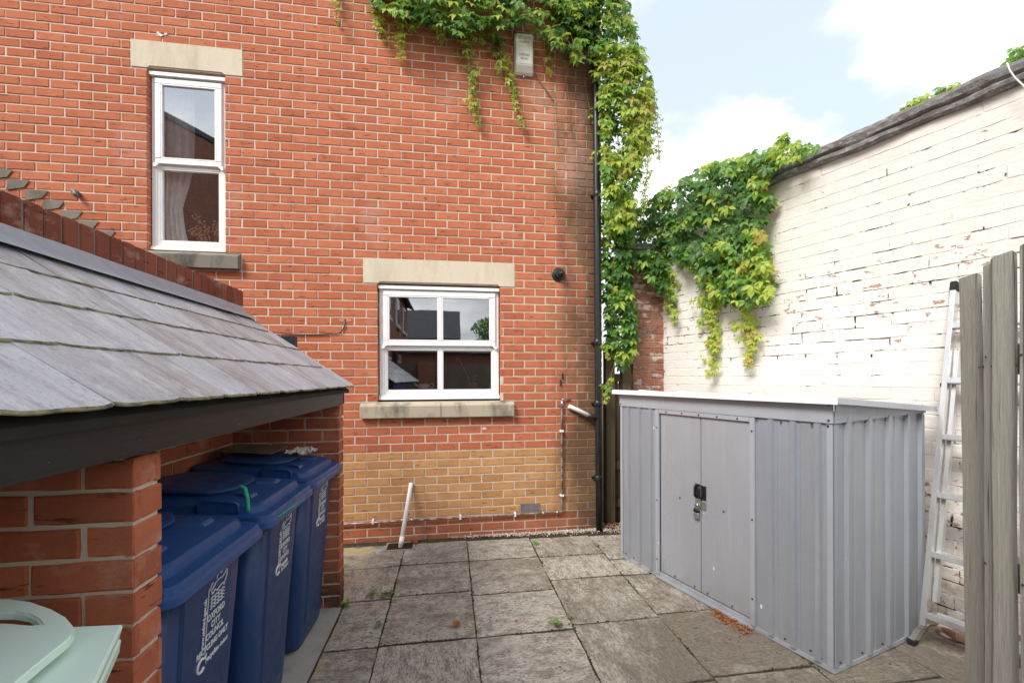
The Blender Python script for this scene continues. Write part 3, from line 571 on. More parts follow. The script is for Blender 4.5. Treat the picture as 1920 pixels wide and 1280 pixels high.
# stepped lead flashing of an old lean-to, left
x = -3.95; z = 3.47
while x < -3.15:
    s = MB(); s.prism([Vector((x,4.294,z-.03)),Vector((x+.16,4.294,z-.03)),Vector((x+.115,4.294,z-.095)),Vector((x-.02,4.294,z-.125))], Vector((0,-.003,0))); s.build('step_flashing', MT['sill_dark'], house); x += .132+rnd.uniform(-.012,.012); z -= .0835

# alarm box
al = thing('alarm_box', (.76,4.3,4.92), 'off-white alarm box on the brick wall under the hanging creeper', 'alarm box')
a = MB(); def_r = lambda y,i,zt,zb: [Vector((.664+i,y,zb)),Vector((.858-i,y,zb)),Vector((.858-i,y,zt)),Vector((.664+i,y,zt))]
a.loft([def_r(4.299,0,5.125,4.715),def_r(4.265,0,5.125,4.722),def_r(4.222,.012,5.10,4.79)]); ab_ = a.build('casing', plain('aged_cream_plastic', (.76,.75,.67), .4,0,.4,.06,10), al, .008)
bulb = MB(); bulb.tube([(.762,4.285,4.715),(.762,4.285,4.695)], .012, 10); bulb.build('tamper_screw', MT['galv'], al)
def text(name, body, mat, parent, mw, size, align='CENTER', weight=0, squash=1.0):
    cu = bpy.data.curves.new(name, 'FONT'); cu.body = body; cu.size = size; cu.align_x = align; cu.extrude = .0006; cu.offset = weight; cu.resolution_u = 2
    t = bpy.data.objects.new('t', cu); C.objects.link(t); dg_ = bpy.context.evaluated_depsgraph_get(); me = bpy.data.meshes.new_from_object(t.evaluated_get(dg_)); bpy.data.objects.remove(t); me.materials.clear(); me.materials.append(mat); me.name = name
    return put(name, me, parent, mw @ Matrix.Diagonal((squash,1,1,1)))
def frame_m(o, x, y, n=None):
    x = Vector(x).normalized(); y = Vector(y).normalized(); z = x.cross(y); return Matrix(((x.x,y.x,z.x,o[0]),(x.y,y.y,z.y,o[1]),(x.z,y.z,z.z,o[2]),(0,0,0,1)))
for body,z,s in (('SECURITY',5.045,.034),('ALARMS',5.005,.034),('OXFORD',4.875,.030),('881671',4.838,.030)): text('lettering', body, MT['grey_print'], al, frame_m((.761,4.2205 if z<5.1 else 4.24,z),(1,0,0),(0,0,1)), s, squash=.88)

# things inside the windows
ins = thing('curtain', (-2.6,4.50,2.9), 'white net curtain tied back behind the tall upper window', 'curtain')
cm = MB(); rows = []
for j in range(15):
    z = 4.40-j*.115; w_ = .27-.12*math.exp(-((z-3.15)/.35)**2)+ (.0 if z>3.15 else .02)
    rows.append([Vector((-2.72+w_*i/20, 4.49+.018*math.sin(i*1.3+j*.05), z)) for i in range(21)])
cm.add([p for r in rows for p in r], [(j*21+i,j*21+i+1,(j+1)*21+i+1,(j+1)*21+i) for j in range(14) for i in range(20)],0,True); cm.build('cloth', plain('net_curtain', (.88,.88,.88), .9), ins)
dpl = thing('dried_plant', (-2.28,4.47,2.80), 'dried brown branching plant on the sill inside the tall upper window', 'plant')
t = MB(); lf = MB()
for k in range(9):
    a0 = Vector((-2.28+rnd.uniform(-.01,.01),4.47,2.80)); b0 = a0+Vector((rnd.uniform(-.22,.18),rnd.uniform(-.01,.02),rnd.uniform(.12,.42))); mid = (a0+b0)/2+Vector((rnd.uniform(-.04,.04),0,.04)); t.tube([a0,mid,b0],.003,5)
    for q in range(14):
        c = mid.lerp(b0, rnd.random())+Vector((rnd.uniform(-.05,.05),rnd.uniform(-.01,.01),rnd.uniform(-.03,.03))); lf.obox(c,(Vector((.8,0,.6)),AX[1],Vector((-.6,0,.8))),(.010,.002,.006))
t.build('branches', MT['twig'], dpl); lf.build('dry_leaves', MT['twig'], dpl)
def lathe(prof, c, n=24):
    return [[Vector((c[0]+r*math.cos(2*math.pi*k/n), c[1]+r*math.sin(2*math.pi*k/n), c[2]+z)) for k in range(n)] for r,z in prof]
zi = 1.392
isl = MB().box(LW[0]+.002,LW[1]-.002,4.422,4.56,zi-.03,zi); isl.build('inner_sill', MT['upvc'], house)
MB().box(UW[0]+.002,UW[1]-.002,4.422,4.56,2.775,2.802).build('inner_sill', MT['upvc'], house)
zi += .098
MB().box(LW[0]+.06,LW[1]-.06,4.425,4.55,1.393,zi).build('sill_shelf', MT['upvc'], house)
tp = thing('teapot', (-.27,4.462,zi), 'white teapot on the sill inside the four pane window', 'teapot')
MB().loft(lathe([(.03,0),(.055,.012),(.062,.03),(.055,.048),(.035,.058),(.012,.062)],(-.27,4.462,zi)),0,True).build('pot', MT['ceramic'], tp)
MB().tube([(-.32,4.48,zi+.02),(-.35,4.48,zi+.04),(-.37,4.48,zi+.062)],[.014,.010,.007],8).build('spout', MT['ceramic'], tp); MB().tube([(-.215,4.48,zi+.048),(-.18,4.48,zi+.056),(-.168,4.48,zi+.035),(-.18,4.48,zi+.012),(-.212,4.48,zi+.012)],.006,8).build('handle', MT['ceramic'], tp)
bp = thing('blue_pot', (-.53,4.462,zi), 'blue glazed bowl holding a clear bag, lower left corner of the four pane window', 'bowl')
MB().loft(lathe([(.055,0),(.062,.01),(.064,.07),(.06,.072),(.055,.03)],(-.53,4.462,zi)),0,True).build('bowl', MT['blue_glaze'], bp)
MB().loft(lathe([(.055,.07),(.06,.11),(.05,.16),(.03,.19),(.01,.20)],(-.53,4.462,zi),9),0,False).build('plastic_bag', plain('pale_bag', (.30,.42,.36), .15,0,.6,.4,30), bp)
fpot = thing('flower_pot', (.235,4.462,zi), 'small terracotta pot with a succulent on the sill inside the four pane window', 'flower pot')
MB().loft(lathe([(.030,0),(.042,.045),(.048,.045),(.048,.06),(.040,.06),(.035,.05)],(.235,4.462,zi)),0,True).build('pot', MT['terracotta'], fpot)
pl = MB()
for k in range(14):
    a = rnd.uniform(0,6.28); r = rnd.uniform(.01,.035); c = Vector((.25+r*math.cos(a),4.48+r*math.sin(a)*.6,zi+.08+rnd.uniform(-.01,.05))); pl.obox(c,(Vector((math.cos(a),math.sin(a),.4)).normalized(),Vector((-math.sin(a),math.cos(a),0)),AX[2]),(.016,.008,.003))
pl.build('succulent', LEAF[1], fpot); MB().tube([(.22,4.48,zi+.05),(.17,4.48,zi+.16),(.115,4.48,zi+.27),(.10,4.48,zi+.31),(.08,4.48,zi+.325),(.065,4.48,zi+.305),(.075,4.48,zi+.285)],.0022,6).build('plant_wire', MT['galv'], fpot)

# ================================================================== BRICK BIN STORE
store = thing('bin_store', (-1.1,1.2,0), 'brick bin store with a sloping slate roof and black fascia', 'bin store')
sb = {'s': brick_variants('store_brick', .2145, .0715, .02, MT['brick_s'], 8, .0018, .004)}
ZC = 1.334
core = MB()
XF = -.768; XB = -1.453
def end_wall(y0, y1):
    # half brick wall: front end facing +X, near face -Y, far face +Y
    e = .0065
    core.prism([Vector((XF-e,y0+e,-.03)),Vector((XF-e,y0+e,1.40)),Vector((XB-.2,y0+e,1.885)),Vector((XB-.2,y0+e,-.03))], Vector((0,y1-y0-2*e,0)))
    ph = lambda k: (0 if k%2 else .1125)
    out = []
    for face in ('near','far'):
        ax_ = Vector((-1,0,0)); nd = Vector((0,-1,0)) if face=='near' else Vector((0,1,0)); yy = y0 if face=='near' else y1
        rr = []
        for (a,b,c,d,mk) in courses(-.0001,.70,0,1.86,.2245,.083,.0115,ZC,lambda k: 0 if k%2 else .112,lambda k:'s'):
            ztop = 1.40+(max(a,0))*.70
            if c > ztop-.02: continue
            rr.append((max(a,.0),b,max(c,0),min(d,ztop),mk))
        rr = [(a if a > .006 else 0, b, c, d, mk) for a,b,c,d,mk in rr]
        yield rr, Vector((XF,yy,0)), ax_, nd
    fr = []
    for k in range(-17,1):
        a = ZC+k*.083
        if a < -.03: continue
        fr.append((0.0,y1-y0,max(a,0),min(a+.0715,1.41),'s'))
    yield fr, Vector((XF,y0,0)), Vector((0,1,0)), Vector((1,0,0))
groups = []
for (y0,y1) in ((1.157,1.257),(3.09,3.20),(-.92,-.81)):
    groups += list(end_wall(y0,y1))
# inner face of the back wall
bwr = courses(-.9,3.09,0,1.84,.225,.083,.0115,ZC,lambda k: 0 if k%2 else .1125,lambda k:'s')
groups.append((bwr, Vector((XB,0,0)), Vector((0,1,0)), Vector((1,0,0))))
tot = 300
for i,(rr,org,ax_,nd) in enumerate(groups):
    seen = [1 for _ in rr]; lim = {0:60,1:0,2:18,3:60,4:0,5:18,6:0,7:0,8:0,9:110}[i]
    lay(store, rr, sb, org, ax_, nd, .2145, .0715, lim, None, .002)
core.box(XB-.215,XB-.0065,-.92,3.20,-.03,2.105)
core.build('mortar_core', MT['mortar_s'], store)
# coping bricks on edge
cpb = [MB().bbox(Vector((0,0,0)),AX,(.1075,.0325,.057),.004).mesh('coping_brick', MT['brick_c']) for _ in range(3)]
y = -.93; n = 0
cm_ = MB().box(XB-.205,XB-.006,-.92,3.185,2.1051,2.216); cm_.build('coping_mortar', MT['mortar_c'], store)
while y < 3.19:
    o = put('coping_brick', rnd.choice(cpb), store, Matrix.Translation(Vector((XB-.1075+rnd.uniform(-.002,.003), y+.034, 2.1665+rnd.uniform(-.002,.002)))) @ Matrix.Rotation(R(rnd.uniform(-1,1)),4,'Z')); y += .0747; n += 1
# flashing
fm = MB(); ys = [-.95+ i*.06 for i in range(70)]; ys = [q for q in ys if q < 3.20]+[3.215]
prof = [(XB+.004,2.112),(XB+.012,2.090),(XB+.030,2.072),(XB+.125,2.012)]
vs = []
for q in ys:
    for (x,z) in prof: vs.append((x+noise.noise(Vector((q*5,x*3,0)))*.003, q, z+noise.noise(Vector((q*3,z*9,4)))*.003))
fm.add(vs, [(i*4+k,i*4+k+1,(i+1)*4+k+1,(i+1)*4+k) for i in range(len(ys)-1) for k in range(3)],0,True); fm.build('lead_flashing', MT['lead'], store)
# roof: deck, slates
SL = .70; th = math.atan(SL); ex = Vector((-math.cos(th),0,math.sin(th))); nn = Vector((math.sin(th),0,math.cos(th))); E0 = Vector((-.700,0,1.527))
dk = MB(); dk.prism([Vector((-.72,-.93,1.500)),Vector((-.72,-.93,1.520)),Vector((XB,-.93,2.034)),Vector((XB,-.93,2.000))], Vector((0,4.10,0))); dko = dk.build('roof', plain('black_roof_deck', (.03,.028,.026), .9), store)
def slate_mesh(w, l, t):
    m = MB(); nx = 8; rr = rnd
    def e(i): return rr.uniform(-.0022,.0022)
    bot = [Vector((-w/2+w*i/nx, e(i)+ (.006 if i in (0,nx) else 0), 0)) for i in range(nx+1)]
    top = [Vector((-w/2+w*i/nx, l, 0)) for i in range(nx+1)]
    def up_(p,z): return Vector((p.x,p.y,z))
    vs = []
    for i in range(nx+1): vs += [up_(bot[i],0), bot[i]+Vector((0,.0,t*.55)), bot[i]+Vector((0,.006,t+rr.uniform(-.001,.001))), up_(top[i],t), up_(top[i],0)]
    fs = []; mi = []
    for i in range(nx):
        a,b = i*5,(i+1)*5
        fs += [(a,a+1,b+1,b),(a+1,a+2,b+2,b+1),(a+2,a+3,b+3,b+2),(a+3,a+4,b+4,b+3),(a+4,a,b,b+4)]; mi += [1,1,0,0,0]
    fs += [(0,4,3,2,1),(nx*5,nx*5+1,nx*5+2,nx*5+3,nx*5+4)]; mi += [0,0]
    m.v = [tuple(v) for v in vs]; m.f = fs; m.mi = mi; m.sm = [False]*len(fs); return m.mesh('slate', [MT['slate'],MT['slate_edge']])
sm_ = [slate_mesh(.219,.46,.0062) for _ in range(8)]; sw_ = .2225
ups = [0,.232,.458,.660,.86]
for r_i,d_ in enumerate(ups):
    y = 3.215 - (sw_/2 if r_i%2 else 0); lift = .0
    first = True
    while y > -.98:
        c = E0+ex*d_+nn*(.0035); yc = y-sw_/2
        tilt = R(rnd.uniform(-.35,.5))-R(1.35); yaw = R(rnd.uniform(-.5,.5)); ln = .46 if r_i < 3 else (.33 if r_i == 3 else .12)
        m = Matrix(((0,ex.x,nn.x,c.x),(1,ex.y,nn.y,yc),(0,ex.z,nn.z,c.z),(0,0,0,1))) @ Matrix.Translation(Vector((0,0,.012+rnd.uniform(0,.002)))) @ Matrix.Rotation(tilt,4,'X') @ Matrix.Rotation(yaw,4,'Z')
        m = m @ Matrix.Diagonal((1,ln/.46,1,1)); put('slate', rnd.choice(sm_), dko, m); y -= sw_
    if r_i%2 == 0: pass
    else:
        m = MB().obox(E0+ex*(d_+.15)+nn*.012+Vector((0,3.215-sw_/4+.0,0)), (Vector((0,1,0)),ex,nn), (sw_/4-.002,.17,.004)); m.build('half_slate', MT['slate'], dko)
# fascia and verge boards
fb = MB(); fb.obox(Vector((-.7505,1.075,1.473)), AX, (.0105,2.015,.0545)); fo = fb.build('fascia', MT['fascia'], store, .002)
vb = MB(); vb.prism([Vector((-.762,3.201,1.418)),Vector((-.762,3.201,1.515)),Vector((XB,3.201,1.995)),Vector((XB,3.201,1.89))], Vector((0,.010,0))); vb.build('verge_board', MT['fascia'], store)
MB().box(-1.36,-1.112,3.225,3.30,1.800,1.905).build('roof_timber', MT['fascia'], store, .002)
MB().box(-1.45,-.78,1.26,3.085,1.395,1.42).build('ceiling_joist', plain('dark_joist', (.05,.04,.03), .9), store) if False else None

# ------------------------------------------------------------------ wheelie bins
def rrect(x0,x1,w,z,r,n=5,zf=None):
    pts = []
    for (cx,cy,a0) in ((x1-r,w/2-r,0),(x0+r,w/2-r,90),(x0+r,-w/2+r,180),(x1-r,-w/2+r,270)):
        for k in range(n+1):
            a = R(a0+90*k/n); x = cx+r*math.cos(a); y = cy+r*math.sin(a); pts.append(Vector((x,y,z if zf is None else zf(x,y))))
    return pts
def make_bin(loc, label, first=False):
    t = thing('wheelie_bin', (0,0,0), label, 'wheelie bin', 'blue recycling bins in the brick store'); P = lambda mb,n,mat,par=t,bv=0: mb.build(n, mat, par, bv)
    b = MB(); b.loft([rrect(-.50,.0,.42,.02,.06),rrect(-.52,.006,.445,.05,.07),rrect(-.55,.036,.478,.5,.065),rrect(-.57,.068,.512,.965,.06)],0,True); bo = P(b,'body',MT['bin_body'])
    f = MB(); f.loft([[Vector((x0_+.003,y,z)) for (x0_,y,z) in ((.008,-.12,.12),(.008,.12,.12),(.064,.15,.94),(.064,-.15,.94))],[Vector((x0_+.010,y*.93,z)) for (x0_,y,z) in ((.008,-.12,.13),(.008,.12,.13),(.064,.15,.93),(.064,-.15,.93))]]); P(f,'front_panel',MT['bin_body'])
    rim = MB(); rim.loft([rrect(-.58,.080,.535,.955,.06),rrect(-.585,.086,.545,.96,.06),rrect(-.585,.086,.545,.99,.06),rrect(-.58,.080,.535,.995,.06)],0,False); P(rim,'rim',MT['bin_lid'])
    sl = lambda z0: (lambda x,y: z0+.055*(-x+.1)/.7)
    def R8(x0,x1,w,r,z): return rrect(x0,x1,w,0,r,8,zf=sl(z))
    l = MB(); l.loft([R8(-.58,.126,.582,.055,.972),R8(-.58,.131,.592,.055,.975),R8(-.58,.131,.592,.055,.998),R8(-.577,.123,.578,.053,1.003),R8(-.577,.121,.574,.053,1.020),R8(-.575,.113,.560,.052,1.025),R8(-.56,.074,.500,.06,1.027),
        R8(-.56,.070,.492,.06,1.052),R8(-.555,.058,.470,.06,1.060),R8(-.52,.030,.42,.06,1.063),R8(-.40,-.10,.22,.08,1.070)],0,False); lo = P(l,'lid',MT['bin_lid'],t,.0025)
    h = MB(); h.loft([rrect(-.45,-.11,.30,0,.12,zf=sl(1.068)),rrect(-.45,-.11,.30,0,.12,zf=sl(1.082)),rrect(-.47,-.085,.36,0,.13,zf=sl(1.084)),rrect(-.47,-.085,.36,0,.13,zf=sl(1.091)),rrect(-.46,-.095,.34,0,.12,zf=sl(1.095))],0,False); P(h,'raised_panel',MT['bin_lid'],lo)
    for sg in (-1,1):
        q = MB(); q.prism([Vector((-.075,sg*.10-.03,1.07)),Vector((.005,sg*.13-.035,1.063)),Vector((.005,sg*.13+.035,1.063)),Vector((-.06,sg*.13+.03,1.07)),],Vector((-.01,0,.022))); P(q,'lug',MT['bin_lid'],lo,.004)
    hd = MB(); zt = 1.075; hd.tube([(-.16,-.262,zt-.035),(-.16,-.266,zt+.014),(-.150,-.266,zt+.022),(-.02,-.266,zt+.010),(-.008,-.264,zt+.002),(-.008,-.26,zt-.045)],.0055,8); hd.obox(Vector((-.085,-.258,zt-.012)),AX,(.072,.004,.022)); P(hd,'handle',MT['bin_lid'],lo)
    hb_ = MB(); hb_.tube([(-.60,-.20,1.02),(-.62,-.20,1.03),(-.62,.20,1.03),(-.60,.20,1.02)],.014,8); P(hb_,'rear_handle',MT['bin_lid'],lo)
    for sg in (-1,1):
        w = MB(); w.tube([(-.50,sg*.205,.10),(-.50,sg*.25,.10)],.10,20); wo = P(w,'wheel',MT['rubber'])
        a = MB(); a.tube([(-.50,sg*.251,.10),(-.50,sg*.256,.10)],.05,14); P(a,'hub',MT['bin_body'],wo)
    return t
def bin_print(t, base, full):
    # front face runs from (x=.018,z=.12) to (.074,.93) in the bin's own frame
    sx = (.074-.018)/(.93-.12); upv = Vector((sx,0,1)).normalized()
    def fm_(y,z,vert=False):
        y = .035+(y-.035)*.82; z = base+(z-base)*.82
        o = Vector((.018+.0016+(z-.12)*sx+.0006, y, z)); m8 = frame_m(o, (0,1,0), upv) if not vert else frame_m(o, upv, (0,-1,0))
        return m8 @ Matrix.Diagonal((.82,.82,1,1))
    T = lambda body,y,z,s,vert=False,sq=1.0,wt=.0006,al='CENTER': text('lettering', body, MT['print'], t, W[t.name] @ fm_(y,z,vert), s, al, wt, sq)
    k = 1.0
    T('www.oxford.gov.uk', -.036, base-.100, .0285, True, .92, .0007, 'LEFT')
    T('OXFORD', .045, base, .040, sq=.80); T('CITY', .045, base-.038, .038, sq=.85); T('COUNCIL', .045, base-.076, .038, sq=.80)
    ln = MB(); o = fm_(-.024, base-.10); ln.obox(o @ Vector((0,.11,0)), (Vector((0,1,0)),upv,Vector((1,0,-sx)).normalized()), (.0014,.110,.0007))
    # crest: wavy water lines under a round-backed ox with banner
    for w_i in range(4):
        pts = [o @ Vector((.020+.013*i, .146+.014*w_i+(.008 if i%2 else 0), .0)) for i in range(9)]
        for a,b in zip(pts[:-1],pts[1:]): ln.tube([a,b],.0021,4,0,False)
    body_o = [(.03,.205),(.045,.215),(.06,.228),(.085,.232),(.11,.228),(.13,.235),(.142,.250),(.150,.240),(.147,.215),(.135,.200),(.128,.186),(.12,.200),(.09,.195),(.075,.186),(.06,.200),(.04,.188)]
    bo_ = [o @ Vector((x-.012,y+.018,0)) for x,y in body_o]
    for a,b in zip(bo_,bo_[1:]+bo_[:1]): ln.tube([a,b],.0020,4,0,False)
    for seg in (((.065,.24),(.075,.262),(.10,.250),(.12,.266)),((.13,.256),(.150,.272)),((.02,.21),(.028,.232),(.04,.236))):
        ln.tube([o @ Vector((x-.012,y+.018,0)) for x,y in seg],.0020,4)
    zr = base-.118
    if full: T('RECYCLING ONLY', .035, zr, .034, sq=.82, wt=.0010); zr -= .045
    # circular arrow mark
    o2 = fm_(-.045, zr+.006); arc = [o2 @ Vector((.026*math.cos(R(a)), .026*math.sin(R(a)), 0)) for a in range(40,331,20)]; ln.tube(arc,.0045,5)
    tip = o2 @ Vector((.034,.008,0)); ln.prism([tip, o2 @ Vector((.008,.020,0)), o2 @ Vector((.036,.032,0))], Vector((.0009,0,0)))
    if full: T('recycle', .028, zr-.004, .034, sq=.85, wt=.0011); T('for Oxford', .122-.01, zr-.004, .026, sq=.75)
    else: T('recycle', .048, zr, .042, sq=.85, wt=.0012); T('for Oxford', .060, zr-.028, .030, sq=.80)
    me = ln.mesh('emblem', MT['print']); put('emblem', me, t, W[t.name])
bl = 'blue recycling bin '
b1 = make_bin((0,0,0), bl+'nearest the camera, beside the thick brick pier')
# unprinted copies first, then each gets its own print
b2 = copy_thing(b1, (-.872,2.172,0), bl+'in the middle with a green cord on its lid'); b3 = copy_thing(b1, (-.876,2.800,0), bl+'farthest away, packaging lying on its lid', R(-2))
b1.matrix_basis = Matrix.Translation(Vector((-.872,1.552,0)))
for t_,loc,base,full in ((b1,(-.872,1.552,0),.785,True),(b2,(-.872,2.172,0),.785,False),(b3,(-.876,2.800,0),.80,False)):
    W[t_.name] = t_.matrix_basis.copy(); bin_print(t_, base, full)
W[b1.name] = b1.matrix_basis.copy()
gs = thing('cord', (-.80,1.90,1.05), 'green cord tied through the lid handle of the middle blue bin', 'cord'); g1 = MB()
gm = plain('green_cord', (.02,.40,.22), .6,0,.3,.2,60)
p0 = atX(459,915,-.80); p1 = atX(466,958,-.765); g1.tube([p0+Vector((-.02,0,.01)),p0,p0.lerp(p1,.5)+Vector((.004,0,0)),p1],[.006,.008,.0065,.006],8); g1.build('knot', gm, gs)
p2 = atX(522,968,-.742); p3 = atX(568,936,-.742); MB().tube([p2,p3],.0035,6).build('strand', gm, gs)
# litter on the far lid
pk = thing('packaging', (-1.0,2.8,1.1), 'crumpled white plastic packaging on the lid of the farthest bin', 'packaging'); m = MB(); g = []
for j in range(9):
    for i in range(13): g.append((-1.02+i*.012+.008*noise.noise(Vector((i,j,5))), 2.80+j*.026+.008*noise.noise(Vector((j,i,7))), 1.134-.014*(i/12)+.045*abs(noise.noise(Vector((i*.55,j*.6,2))))))
m.add(g, [(j*13+i,j*13+i+1,(j+1)*13+i+1,(j+1)*13+i) for j in range(8) for i in range(12)]); m.build('sheet', MT['white_paper'], pk)
cp = thing('cardboard', (-1.15,2.6,1.1), 'flattened brown cardboard on the far bin lid behind the packaging', 'cardboard'); m = MB(); m.obox(Vector((-1.22,2.86,1.160)),(Vector((1,0,-.08)).normalized(),AX[1],Vector((.08,0,1)).normalized()),(.15,.13,.003)); m.build('sheet', plain('grey_brown_card', (.22,.18,.13), .9,0,.1,.3,20), cp)

# ================================================================== MINT BIN LID (near left)
ml = thing('compost_bin', (-.85,.80,0), 'pale mint green plastic bin with a looped lid handle in front of the brick pier', 'bin')
cz = 1.100; P0 = atZ(232,1168,cz); e1 = (atZ(180,1280,cz)-P0).normalized(); e2 = (atZ(145,1172,cz)-P0).normalized()
ctr = Vector((-.875,.765,0)); hexp = []
A0 = P0; A1 = P0+e1*.30; A2 = P0+e2*.34
poly = [A2+e2*.0, A0, A1, A1+Vector((-.18,-.14,0)), A1+Vector((-.42,-.05,0)), A2+Vector((-.14,-.22,0))]
cc = sum(poly, Vector())/6
def ring_s(f, z): return [Vector((cc.x+(q.x-cc.x)*f, cc.y+(q.y-cc.y)*f, z)) for q in poly]
m = MB(); m.loft([ring_s(.93,cz-.057),ring_s(.975,cz-.055),ring_s(.985,cz-.030),ring_s(.965,cz-.028),ring_s(.975,cz-.026),ring_s(.995,cz-.004),ring_s(.985,cz)]); m.build('lid_base', MT['mint'], ml, .0025)
m = MB(); m.loft([ring_s(.74,.0),ring_s(.80,.5),ring_s(.86,cz-.058)]); m.build('body', MT['mint'], ml)
# raised lid plate with a hand slot
zt = cz+.034; K = lambda u,v: atZ(u,v,zt)
outer_px = [(-60,1127),(-20,1121),(20,1121),(60,1126),(95,1138),(122,1153),(137,1170),(139,1184),(128,1198),(85,1232),(30,1278),(-60,1350),(-160,1300),(-160,1180)]
outer = [K(u,v) for u,v in outer_px]; inner_px = [(-60,1147),(-20,1146.5),(25,1146.5),(52,1151),(70,1160),(76,1169),(60,1170),(20,1166.5),(-20,1165.5),(-60,1165)]
inner = [K(u,v) for u,v in inner_px]
bm = bmesh.new(); vo = [bm.verts.new(p) for p in outer]; vi = [bm.verts.new(p) for p in inner]
es = [bm.edges.new((vo[i],vo[(i+1)%len(vo)])) for i in range(len(vo))]+[bm.edges.new((vi[i],vi[(i+1)%len(vi)])) for i in range(len(vi))]
bmesh.ops.triangle_fill(bm, edges=es, use_beauty=True)
r = bmesh.ops.extrude_face_region(bm, geom=bm.faces[:]); bmesh.ops.translate(bm, vec=(0,0,-.018), verts=[g for g in r['geom'] if isinstance(g, bmesh.types.BMVert)])
bmesh.ops.recalc_face_normals(bm, faces=bm.faces[:]); bmesh.ops.bevel(bm, geom=[e for e in bm.edges if e.is_manifold and e.calc_face_angle(0)>.8], offset=.0035, segments=2, affect='EDGES'); me = bpy.data.meshes.new('lid_handle'); bm.to_mesh(me); bm.free(); me.materials.append(MT['mint']); put('lid_handle', me, ml)

# ================================================================== WHITE BOUNDARY WALL
WP = Vector((3.188,2.25,0)); WD = Vector((-.3206,.9472,0)).normalized(); WN = Vector((-WD.y,WD.x,0))
if WN.x > 0: WN = -WN
ww = thing('boundary_wall', (3.2,2.2,0), 'tall cream painted brick boundary wall with a dark stone coping', 'wall')
wb = {'w': brick_variants('painted_brick', .221, .0845, .02, MT['wpaint'], 8, .0030, .0035)}
WH = .0885
rects = courses(-2.6,2.40,0,3.30,.225,WH,.0035,1.785+.004,lambda k:(0 if k%2 else .11)+math.sin(k*2.3)*.02,lambda k:'w',jitter=.008)
rects = [(a-.0018,b+.0018,c,d,mk) for (a,b,c,d,mk) in rects]
def ww_vis(u,v): return not (1140<u<1740 and v>760 or u>1850 and v>520 or u>1740 and v>1230)
lay(ww, rects, wb, WP, WD, WN, .221, .0845, 300, ww_vis, .0012)
m = MB(); m.obox(WP+WD*(-.1)-WN*(.1162)+Vector((0,0,1.64)), (WD,WN,AX[2]), (2.50,.1135,1.67)); m.build('wall_core', MT['wjoint'], ww)
# plastered strip under coping, coping stones
s = -2.6; k = 0
cop = MB()
prof = [(.030,3.288),(.050,3.300),(.052,3.322),(.040,3.334),(.058,3.352),(.062,3.392),(.030,3.425),(-.11,3.462),(-.26,3.43),(-.29,3.39),(-.29,3.288)]
while s < 2.38:
    ln_ = .62+rnd.uniform(-.03,.05); e = min(s+ln_,2.40); m = MB(); rings = []
    nseg = 16
    for i in range(nseg+1):
        q = s+.0006+(e-s-.0012)*i/nseg
        rings.append([WP+WD*q+WN*(a+noise.noise(Vector((q*6,a*20,b*12)))*.020+noise.noise(Vector((q*22,a*40,b*30)))*.006)+Vector((0,0,b+noise.noise(Vector((q*5,b*14,a*9+3)))*.016)) for a,b in prof])
    m.loft(rings, 0, False); m.build('coping_stone', MT['coping'], ww); s = e
# ================================================================== OLD BRICK PIER at the end of the wall
pier = thing('brick_pier', (2.23,4.6,0), 'old weathered brick pier between the wooden gate and the cream wall', 'brick pier')
ob = {'o': brick_variants('pier_brick', .2145,.0715,.02,MT['brick_o'],8,.003,.006)}
rects = []
zz = 0; kk = 0
while zz < 3.05:
    row = [(0,.215),(.225,.378)] if kk%2 else [(0,.105),(.115,.258),(.268,.378)]
    for a,b in row: rects.append((a+rnd.uniform(0,.003),b,zz,zz+.0735,'o'))
    zz += .084; kk += 1
lay(pier, rects, ob, Vector((2.048,4.52,0)), Vector((1,0,0)), Vector((0,-1,0)), .2145, .0715, 200, None, .004)
MB().box(2.05,2.43,4.5275,4.80,0,3.05).build('mortar_core', MT['mortar_o'], pier); MB().box(2.03,2.47,4.50,4.82,3.051,3.12).build('pier_cap', MT['coping'], pier)
# ================================================================== BACK GATE / FENCE by the downpipe
bf = thing('wooden_gate', (1.85,4.45,0), 'mossy wooden gate post and boards between the downpipe and the brick pier', 'gate')
def plank(par, name, c, ax, h, mat, rot=0, jit=.002, bev=.003):
    m = MB(); m.obox(c, ax, h, 0, jit); return m.build(name, mat, par, bev)
Z_ = AX[2]
m = MB(); m.loft([[Vector((1.685,4.41,z)),Vector((1.79,4.41,z)),Vector((1.79,4.50,z)),Vector((1.685,4.50,z))] for z in (-.02,1.0,1.95)]+[[Vector((1.695,4.415,1.985)),Vector((1.78,4.415,1.985)),Vector((1.78,4.495,1.985)),Vector((1.695,4.495,1.985))]]); m.build('post', MT['fence_back'], bf, .004)
plank(bf,'post',Vector((1.945,4.49,.84)),AX,(.052,.04,.875),MT['fence_back'])
for (x0,x1) in ((1.795,1.873),(1.880,1.960),(1.966,2.040)): plank(bf,'board',Vector(((x0+x1)/2,4.53,.78)),AX,((x1-x0)/2,.009,.82),MT['fence_back'])
for z in (1.60,.62,.20): plank(bf,'rail',Vector((1.915,4.505,z)),AX,(.124,.018,.045),MT['fence_back'])

